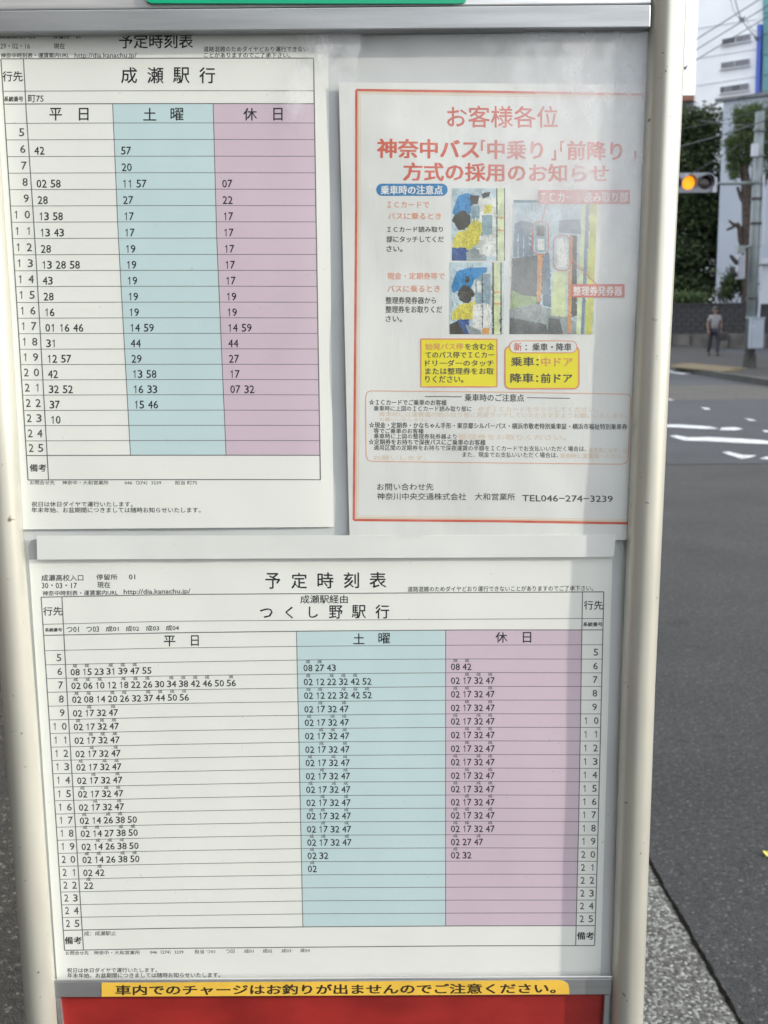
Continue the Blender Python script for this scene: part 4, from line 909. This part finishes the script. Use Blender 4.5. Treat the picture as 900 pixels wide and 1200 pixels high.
bush('shrub', 905, 345, 49.5, (.8, .5, .6), 'dark shrub behind the wall at the right edge beyond the sign', 23, M['leaf_dark'], 9)
# pruned broadleaf tree beside the pole
TD = 49.0
def tp_(x, y, dy=0): return D(x, y, TD + dy)
bt = tp_(879, 400); bt.z = .12
pt_ = empty('pruned_tree', bt, 'bare trunked pruned tree with tufts of green leaves behind the signal pole', 'tree')
mb = MB()
trunk = [bt, tp_(878, 330), tp_(877, 280), tp_(876, 240), tp_(874, 215), tp_(872, 195), tp_(876, 175), tp_(880, 150)]
mb.tube(trunk, [.36, .30, .27, .25, .21, .15, .10, .05], 12)
mb.build('trunk', M['bark'], pt_)
for pts, rr in (([tp_(872, 290), tp_(868, 282), tp_(867, 268), tp_(864, 263), tp_(860, 264)], [.12, .10, .10, .09, .07]), ([tp_(862, 264), tp_(857, 267), tp_(851.5, 269.5)], [.06, .05, .035]), ([tp_(861, 264), tp_(857, 261), tp_(854, 258.5)], [.06, .05, .035]),
                ([tp_(874, 240), tp_(868, 231), tp_(864, 219)], [.10, .07, .05]), ([tp_(876, 235), tp_(882, 215), tp_(884, 190), tp_(887, 170)], [.09, .07, .05, .03]), ([tp_(873, 210), tp_(868, 200), tp_(862, 192)], [.06, .05, .02]),
                ([tp_(874, 200), tp_(882, 178), tp_(890, 165)], [.06, .05, .03]), ([tp_(880, 250), tp_(893, 225), tp_(900, 200)], [.10, .08, .05])):
    mb = MB(); mb.tube(pts, [q * 1.22 for q in rr], 8); mb.build('branch', M['bark'], pt_)
mb = MB(); rn = random.Random(31)
for x, y, r_ in ((870, 137, .30), (878, 132, .34), (886, 140, .42), (876, 150, .40), (888, 157, .45), (897, 142, .45), (898, 160, .5), (873, 166, .36), (882, 172, .38), (866, 168, .22), (860, 170, .24), (858, 178, .16), (864, 182, .22), (861, 198, .22), (856, 195, .12),
                 (866, 190, .16), (853, 168, .15), (859, 163, .2), (868, 155, .2), (867, 143, .18), (864, 132, .14), (856, 186, .12), (860, 206, .12), (878, 185, .20), (893, 176, .36), (900, 186, .4), (863, 204, .12), (912, 150, .6), (918, 175, .6), (908, 130, .4), (885, 128, .2), (905, 205, .3)):
    r_ *= 1.2; leaves(mb, tp_(x, y, rn.uniform(-.4, .4)), (r_ * 1.15, r_ * 1.2, r_), int(1300 * r_ + 90), .062, rn)
mb.build('crown', M['leaf_mid'], pt_)

# ------------------------------------------------------------------ signal pole, signals, box, sign
SD = G(878, 431, .12); SY = SD.y
def sp_(x, y, dy=0.0): return D(x, y, SY + dy)
pole = empty('signal_pole', (SD.x, SY, .12), 'grey steel signal pole with a straight arm standing on the far pavement', 'pole')
mb = MB(); top = sp_(891, 131); mb.tube([Vector((SD.x, SY, .12)), sp_(884, 290), top], [.125, .12, .105], 20); mb.build('pole', M['steel'], pole, smooth=True)
mb = MB(); mb.tube([Vector((SD.x, SY, .12)), Vector((SD.x, SY, .45))], [.17, .15], 20); mb.build('base_collar', M['kerb_far'], pole)
mb = MB(); arm_r = sp_(886, 214.6); arm_l = sp_(828.5, 215.4); mb.tube([arm_r, arm_l], [.045, .032], 12); mb.build('arm', M['steel'], pole, smooth=True)
mb = MB(); mb.tube([sp_(886, 289, -.02), sp_(865.5, 290, -.02)], .03, 8); mb.build('arm', M['steel'], pole)
for yy in (152, 182, 214, 233, 262, 288, 350, 372):
    cx_ = 891 - (yy - 131) * .0433; mb = MB(); p = sp_(cx_, yy); mb.tube([p - Z * .03, p + Z * .03], .135, 16); mb.build('band', M['steel_d'] if yy in (262, 233, 350) else M['steel'], pole)
mb = MB(); mb.tube([sp_(895, 205, -.1), sp_(893.6, 287, -.1)], .035, 8); mb.build('conduit', M['steel_w'], pole)
mb = MB(); mb.tube([sp_(891, 340, -.1), sp_(888.6, 374, -.1)], .03, 8); mb.build('conduit', M['steel_w'], pole)
mb = MB(); p = sp_(884.5, 176, -.2); mb.box(p, .14, .12, .28); mb.build('junction_box', M['steel_w'], pole)
# amber signal facing the camera
sc0 = sp_(806, 214.2, -.10); sgn = empty('traffic_signal', sc0, 'horizontal three lamp traffic signal glowing amber at the end of the long arm', 'traffic light')
sr = .190; stp = .40
mb = MB(); pl = rrect(-.58, -.225, .66, .225, .2, 0, 6); cx0 = sc0
f_ = [Vector((sc0.x + x, sc0.y - .02, sc0.z + y_)) for x, y_ in pl]; bq = [v + Vector((0, .13, 0)) for v in f_]; n = len(f_)
mb.add(f_ + bq, [tuple(range(n)), tuple(range(2 * n - 1, n - 1, -1))] + [((i + 1) % n, i, n + i, n + (i + 1) % n) for i in range(n)]); mb.build('housing', M['signal'], sgn)
M['amber'] = emis('lit_amber_lens', (1.0, 0.34, 0.004), 0.50); M['lens_off'] = mat('unlit_red_lens', (0.03, 0.014, 0.014), .2); M['lens_g'] = mat('unlit_green_lens', (0.012, 0.03, 0.028), .2)
for i, mm in ((-1, 'lens_g'), (0, 'amber'), (1, 'lens_off')):
    c = sc0 + Vector((i * stp, -.03, 0)); mb = MB(); ringp = [c + Vector((sr * .82 * math.cos(t * math.pi / 12), 0, sr * .82 * math.sin(t * math.pi / 12))) for t in range(24)]
    mb.add(ringp + [c + Vector((0, -.03, 0))], [(k, (k + 1) % 24, 24) for k in range(24)]); mb.build('lens', M[mm], sgn, smooth=True)
    mb = MB(); vs_ = []; ns = 17                                # visor: open half tunnel over the lens
    for k in range(ns):
        t = R(-25 + 230 * k / (ns - 1)); e = Vector((math.cos(t), 0, math.sin(t)))
        dep = .26 * (.55 + .45 * max(0, math.sin(t)))
        vs_ += [c + e * sr, c + e * sr * .98 + Vector((0, -dep, -.02)), c + e * (sr - .008), c + e * (sr * .98 - .008) + Vector((0, -dep, -.02))]
    fs = []
    for k in range(ns - 1):
        a = 4 * k; b = a + 4; fs += [(a, b, b + 1, a + 1), (a + 3, b + 3, b + 2, a + 2), (a + 1, b + 1, b + 3, a + 3)]
    mb.add(vs_, fs); mb.build('visor', M['steel_d'] if i else M['signal'], sgn)
mb = MB(); mb.box(sc0 + Vector((.62, -.01, -.06)), .10, .14, .34); mb.build('bracket', M['steel_w'], sgn)
# second signal seen from the side
s2 = sp_(866.8, 305, -.05); sg2 = empty('side_signal', s2, 'upright pale signal head turned sideways with two dark visors on the signal pole', 'traffic light')
mb = MB(); mb.box(s2 + Vector((0.01, 0, -.17)), .125, .26, .56); mb.build('housing', M['signal'], sg2, bevel=.02)
mb = MB(); mb.box(s2 + Vector((0, 0, .25)), .17, .22, .18); mb.build('bracket', M['steel'], sg2)
for dz in (.02, -.27):
    c = s2 + Vector((-.05, 0, dz)); mb = MB(); mb.tube([c + Vector((.0, 0, -.10)), c + Vector((-.10, -.02, .0)), c + Vector((-.19, -.03, .10))], [.05, .055, .04], 8); mb.build('visor', M['steel_d'], sg2)
mb = MB(); mb.tube([s2 + Vector((.11, 0, .2)), s2 + Vector((.12, 0, -.42))], .02, 6); mb.build('hanger_rod', M['steel_w'], sg2)
# control box on the pole
cb = sp_(886, 391, -.24); cbo = empty('control_box', (cb.x, cb.y, cb.z - .37), 'pale blue grey metal control box strapped low on the signal pole', 'control box')
mb = MB(); mb.box(cb, .31, .22, .72); mb.build('case', M['box'], cbo, bevel=.02)
mb = MB(); mb.box(cb + Vector((0, -.115, 0)), .27, .01, .66); mb.build('door', M['box'], cbo, bevel=.004)
mb = MB(); mb.box(cb + Vector((-.12, -.125, .18)), .02, .02, .06); mb.build('handle', M['steel_w'], cbo)
mb = MB(); mb.box(cb + Vector((0, 0, .37)), .34, .25, .03); mb.build('rain_cap', M['box'], cbo)
mb = MB(); mb.tube([cb + Vector((-.08, .05, -.36)), cb + Vector((-.06, .12, -.62))], .03, 8); mb.build('conduit', M['steel_d'], cbo)
# white sign panel at the right
sg = sp_(903, 330, .5); sgo = empty('sign_board', (sg.x + .3, sg.y, .12), 'plain pale sign board on a steel post just right of the signal pole', 'sign')
mb = MB(); mb.box(sg + Vector((.14, 0, 0)), .75, .05, 1.08); mb.build('panel', M['steel_w'], sgo, bevel=.01)
mb = MB(); mb.tube([sp_(888, 310.5, .3), sg + Vector((.5, .06, .46))], .035, 8); mb.build('arm', M['steel'], sgo)
mb = MB(); mb.tube([Vector((sg.x + .4, sg.y + .08, .12)), Vector((sg.x + .4, sg.y + .08, sg.z + .6))], .05, 10); mb.build('post', M['steel'], sgo)

# ------------------------------------------------------------------ overhead wires
def wire(px, depth, rad, label, sag=0.0):
    (x0, y0), (x1, y1) = px[0], px[-1]; pts = []
    if len(px) == 2:
        for k in range(9):
            t = k / 8; pts.append(D(x0 + (x1 - x0) * t, y0 + (y1 - y0) * t + sag * math.sin(math.pi * t), depth - 6 * t))
    else:
        for k, (x, y_) in enumerate(px): pts.append(D(x, y_, depth - 1.0 * k))
    mb = MB(); mb.tube(pts, rad, 6, cap=True); o = mb.build('overhead_wire', M['wire'], None, smooth=True); tag(o, label, 'wire', 'overhead wires crossing the sky and pale building'); return o
wire([(735, 97), (935, -29)], 30, .011, 'topmost of the three long parallel wires slanting across the tall pale building')
wire([(735, 108), (935, -15)], 30, .010, 'middle one of the three long parallel wires slanting across the tall pale building')
wire([(735, 119), (935, -2)], 30, .010, 'lowest of the three long parallel wires, touching the top window strip')
wire([(859, -20), (861.5, 0), (865, 13), (869.6, 24), (875, 31), (880.5, 38), (888, 46)], 30, .014, 'thick dark drop cable curving down to the right edge of the top windows')
wire([(855, -20), (856.4, 0), (859, 11), (864, 19), (869, 22)], 30, .008, 'thin slack wire looping beside the thick drop cable')
wire([(874, 22), (878, 29), (882, 35), (888, 38), (895, 43)], 30, .007, 'short thin wire running right of the drop cable clamp')
wire([(740, 147), (935, 96)], 31, .008, 'thin wire passing just above the small vent window', 1)
wire([(740, 162), (935, 118)], 31, .008, 'thin wire passing just below the parapet line', 3)
wire([(795, 172), (905, 138)], 29, .013, 'dark wire reaching from the evergreen tree top into the leafy tree', 2)
wire([(760, 232), (870, 168)], 29, .008, 'pale thin wire running down to the amber traffic signal', 1)
wire([(820, 141), (880, 147)], 29, .006, 'faint thin wire under the small vent window', 1)
for (x, y_), lb in (((869.4, 22.6), 'small dark cable clamp where the drop cable crosses the middle wire'), ((887.6, 45.4), 'small dark cable clamp beside the blue panel top'), ((802.5, 80), 'small dark hooked wire clip against the white sky')):
    c = D(x, y_, 27.5); mb = MB(); mb.tube([c + Vector((-.07, 0, .05)), c + Vector((-.02, 0, .0)), c + Vector((.03, 0, .03)), c + Vector((.02, 0, -.07))], [.02, .035, .03, .012], 6); mb.tube([c + Vector((-.05, 0, -.04)), c + Vector((.07, 0, .05))], .02, 6)
    o = mb.build('cable_clamp', M['wire']); tag(o, lb, 'clamp')

# ------------------------------------------------------------------ person walking on the far pavement
PY = G(836, 416.5, .12).y
def pp(x, y, dy=0.0): return D(x, y, PY + dy)
hs = (pp(836, 415) - pp(836, 359)).length / 1.70
pb = pp(836, 416.5); pb.z = .12
person = empty('person', pb, 'person in a light short sleeved shirt and dark trousers walking along the block wall', 'person')
M['skin'] = mat('skin', (0.22, 0.13, 0.095), .6); M['shirt'] = mat('light_shirt', (0.22, 0.215, 0.23), .8, var=.1, vscale=8); M['trousers'] = mat('dark_trousers', (0.018, 0.020, 0.032), .85); M['hair'] = mat('black_hair', (0.012, 0.010, 0.010), .5); M['shoe'] = mat('black_shoe', (0.012, 0.012, 0.012), .4); M['bagm'] = mat('black_bag_leather', (0.012, 0.012, 0.014), .45)
H = 1.70 * hs
def j(x, y, z): return Vector((x * H / 1.70, y * H / 1.70, z * H / 1.70))
def skin(name, verts, edges, radii, m, root=0, parent=person, sub=1):
    me = bpy.data.meshes.new(name); me.from_pydata([tuple(v) for v in verts], edges, []); me.materials.append(m)
    o = link(name, me, parent); md = o.modifiers.new('skin', 'SKIN'); md.use_smooth_shade = True
    for i, v in enumerate(me.skin_vertices[0].data):
        r_ = radii[i] * H / 1.70; v.radius = (r_, r_) if not isinstance(r_, tuple) else r_; v.use_root = (i == root)
    s = o.modifiers.new('sub', 'SUBSURF'); s.levels = s.render_levels = sub; return o
J = dict(pel=j(0, 0, .93), wst=j(0, 0, 1.08), chs=j(0, -.01, 1.28), nck=j(0, -.01, 1.43), nk2=j(.0, -.02, 1.50), hd1=j(.0, -.03, 1.57), hd2=j(0, -.02, 1.645),
         shl=j(-.17, 0, 1.38), ell=j(-.25, .03, 1.12), wrl=j(-.24, -.08, .90), shr=j(.17, 0, 1.38), elr=j(.24, .04, 1.13), wrr=j(.22, -.03, .88),
         hpl=j(-.09, 0, .88), knl=j(-.13, .04, .48), anl=j(-.15, .16, .10), tol=j(-.16, -.02, .03), hpr=j(.09, 0, .88), knr=j(.10, -.14, .50), anr=j(.07, -.22, .10), tor=j(.08, -.38, .05))
names_ = list(J); idx = {k: i for i, k in enumerate(names_)}; verts = [J[k] for k in names_]
E = [('pel', 'wst'), ('wst', 'chs'), ('chs', 'nck'), ('nck', 'nk2'), ('nk2', 'hd1'), ('hd1', 'hd2'), ('chs', 'shl'), ('shl', 'ell'), ('ell', 'wrl'), ('chs', 'shr'), ('shr', 'elr'), ('elr', 'wrr'), ('pel', 'hpl'), ('hpl', 'knl'), ('knl', 'anl'), ('anl', 'tol'), ('pel', 'hpr'), ('hpr', 'knr'), ('knr', 'anr'), ('anr', 'tor')]
rad = dict(pel=.125, wst=.115, chs=.135, nck=.06, nk2=.05, hd1=.085, hd2=.085, shl=.055, ell=.042, wrl=.028, shr=.055, elr=.042, wrr=.028, hpl=.085, knl=.055, anl=.022, tol=.015, hpr=.085, knr=.055, anr=.022, tor=.015)
edges = [(idx[a], idx[b]) for a, b in E]; radii = [rad[k] for k in names_]
for side, wname in ((-1, 'wrl'), (1, 'wrr')):
    w0 = J[wname]; palm = w0 + j(0, -.02, -.075); pi = len(verts); verts.append(palm); radii.append(.030); edges.append((idx[wname], pi))
    for q, (dx_, L_) in enumerate(((-.030, .070), (-.010, .080), (.010, .076), (.030, .060))):
        a = palm + j(dx_, -.01, -.03); b = a + j(0, .015, -L_ * .6); c = b + j(0, .03, -L_ * .25); k0 = len(verts); verts += [a, b, c]; radii += [.010, .009, .008]; edges += [(pi, k0), (k0, k0 + 1), (k0 + 1, k0 + 2)]
    a = palm + j(-side * .03, -.03, -.005); b = a + j(-side * .012, -.02, -.04); k0 = len(verts); verts += [a, b]; radii += [.012, .010]; edges += [(pi, k0), (k0, k0 + 1)]
skin('body', verts, edges, radii, M['skin'])
def sub(keys, es, extra, name, m, grow):
    ks = list(keys); ii = {k: i for i, k in enumerate(ks)}; vv = [extra.get(k, J.get(k)) for k in ks]
    return skin(name, vv, [(ii[a], ii[b]) for a, b in es], [grow.get(k, rad.get(k, .05) + .018) for k in ks], m)
sub(['pel', 'wst', 'chs', 'nck', 'shl', 'ul', 'shr', 'ur_'], [('pel', 'wst'), ('wst', 'chs'), ('chs', 'nck'), ('chs', 'shl'), ('shl', 'ul'), ('chs', 'shr'), ('shr', 'ur_')], {'pel': j(0, 0, .93), 'ul': j(-.235, .02, 1.17), 'ur_': j(.225, .03, 1.18), 'nck': j(0, -.01, 1.42)}, 'shirt', M['shirt'], {'pel': .158, 'wst': .14, 'chs': .15, 'nck': .075, 'ul': .062, 'ur_': .062, 'shl': .075, 'shr': .075})
sub(['pel', 'hpl', 'knl', 'anl', 'hpr', 'knr', 'anr'], [('pel', 'hpl'), ('hpl', 'knl'), ('knl', 'anl'), ('pel', 'hpr'), ('hpr', 'knr'), ('knr', 'anr')], {'anl': j(-.15, .16, .085), 'anr': j(.07, -.22, .085)}, 'trousers', M['trousers'], {'pel': .152, 'hpl': .10, 'knl': .075, 'anl': .06, 'hpr': .10, 'knr': .075, 'anr': .06})
for a, b in (('anl', 'tol'), ('anr', 'tor')): skin('shoe', [J[a] + j(0, .04, -.04), J[a] + j(0, -.04, -.05), J[b]], [(0, 1), (1, 2)], [.055, .056, .046], M['shoe'])
def ellip(name, c, r, m, zcut=None):
    mb = MB(); n1, n2 = 10, 14; vs_ = []
    for a in range(n1 + 1):
        t = math.pi * a / n1 * (.56 if zcut else 1)
        for b in range(n2):
            p = 2 * math.pi * b / n2; vs_.append(person.location + c + Vector((r[0] * math.sin(t) * math.cos(p), r[1] * math.sin(t) * math.sin(p), r[2] * math.cos(t))))
    fs = [(a * n2 + b, (a + 1) * n2 + b, (a + 1) * n2 + (b + 1) % n2, a * n2 + (b + 1) % n2) for a in range(n1) for b in range(n2)]
    mb.add(vs_, fs); return mb.build(name, m, person, smooth=True)
ellip('hair', j(0, .015, 1.625), j(.098, .108, .118), M['hair'], True)
ellip('nose', j(0, -.125, 1.59), j(.014, .02, .022), M['skin'])
for s_ in (-1, 1):
    ellip('eye', j(s_ * .032, -.108, 1.615), j(.012, .008, .008), M['hair']); ellip('ear', j(s_ * .088, -.01, 1.60), j(.014, .025, .034), M['skin'])
ellip('mouth', j(0, -.108, 1.55), j(.024, .008, .006), M['red_panel'])
bg_c = person.location + J['wrr'] + j(.03, -.06, -.20)
bag = empty('bag', bg_c - Vector((0, 0, .14)), 'black shoulder bag held at the walking person\'s side', 'bag')
mb = MB(); mb.box(bg_c, .34, .12, .25); mb.build('bag_body', M['bagm'], bag, bevel=.03)
mb = MB(); mb.tube([bg_c + Vector((-.12, 0, .12)), bg_c + Vector((-.10, 0, .26)), bg_c + Vector((.02, 0, .26)), bg_c + Vector((.12, 0, .12))], .012, 8); mb.build('strap', M['bagm'], bag)
mb = MB(); mb.box(bg_c + Vector((0, -.065, .03)), .28, .02, .14); mb.build('flap', M['bagm'], bag, bevel=.006)
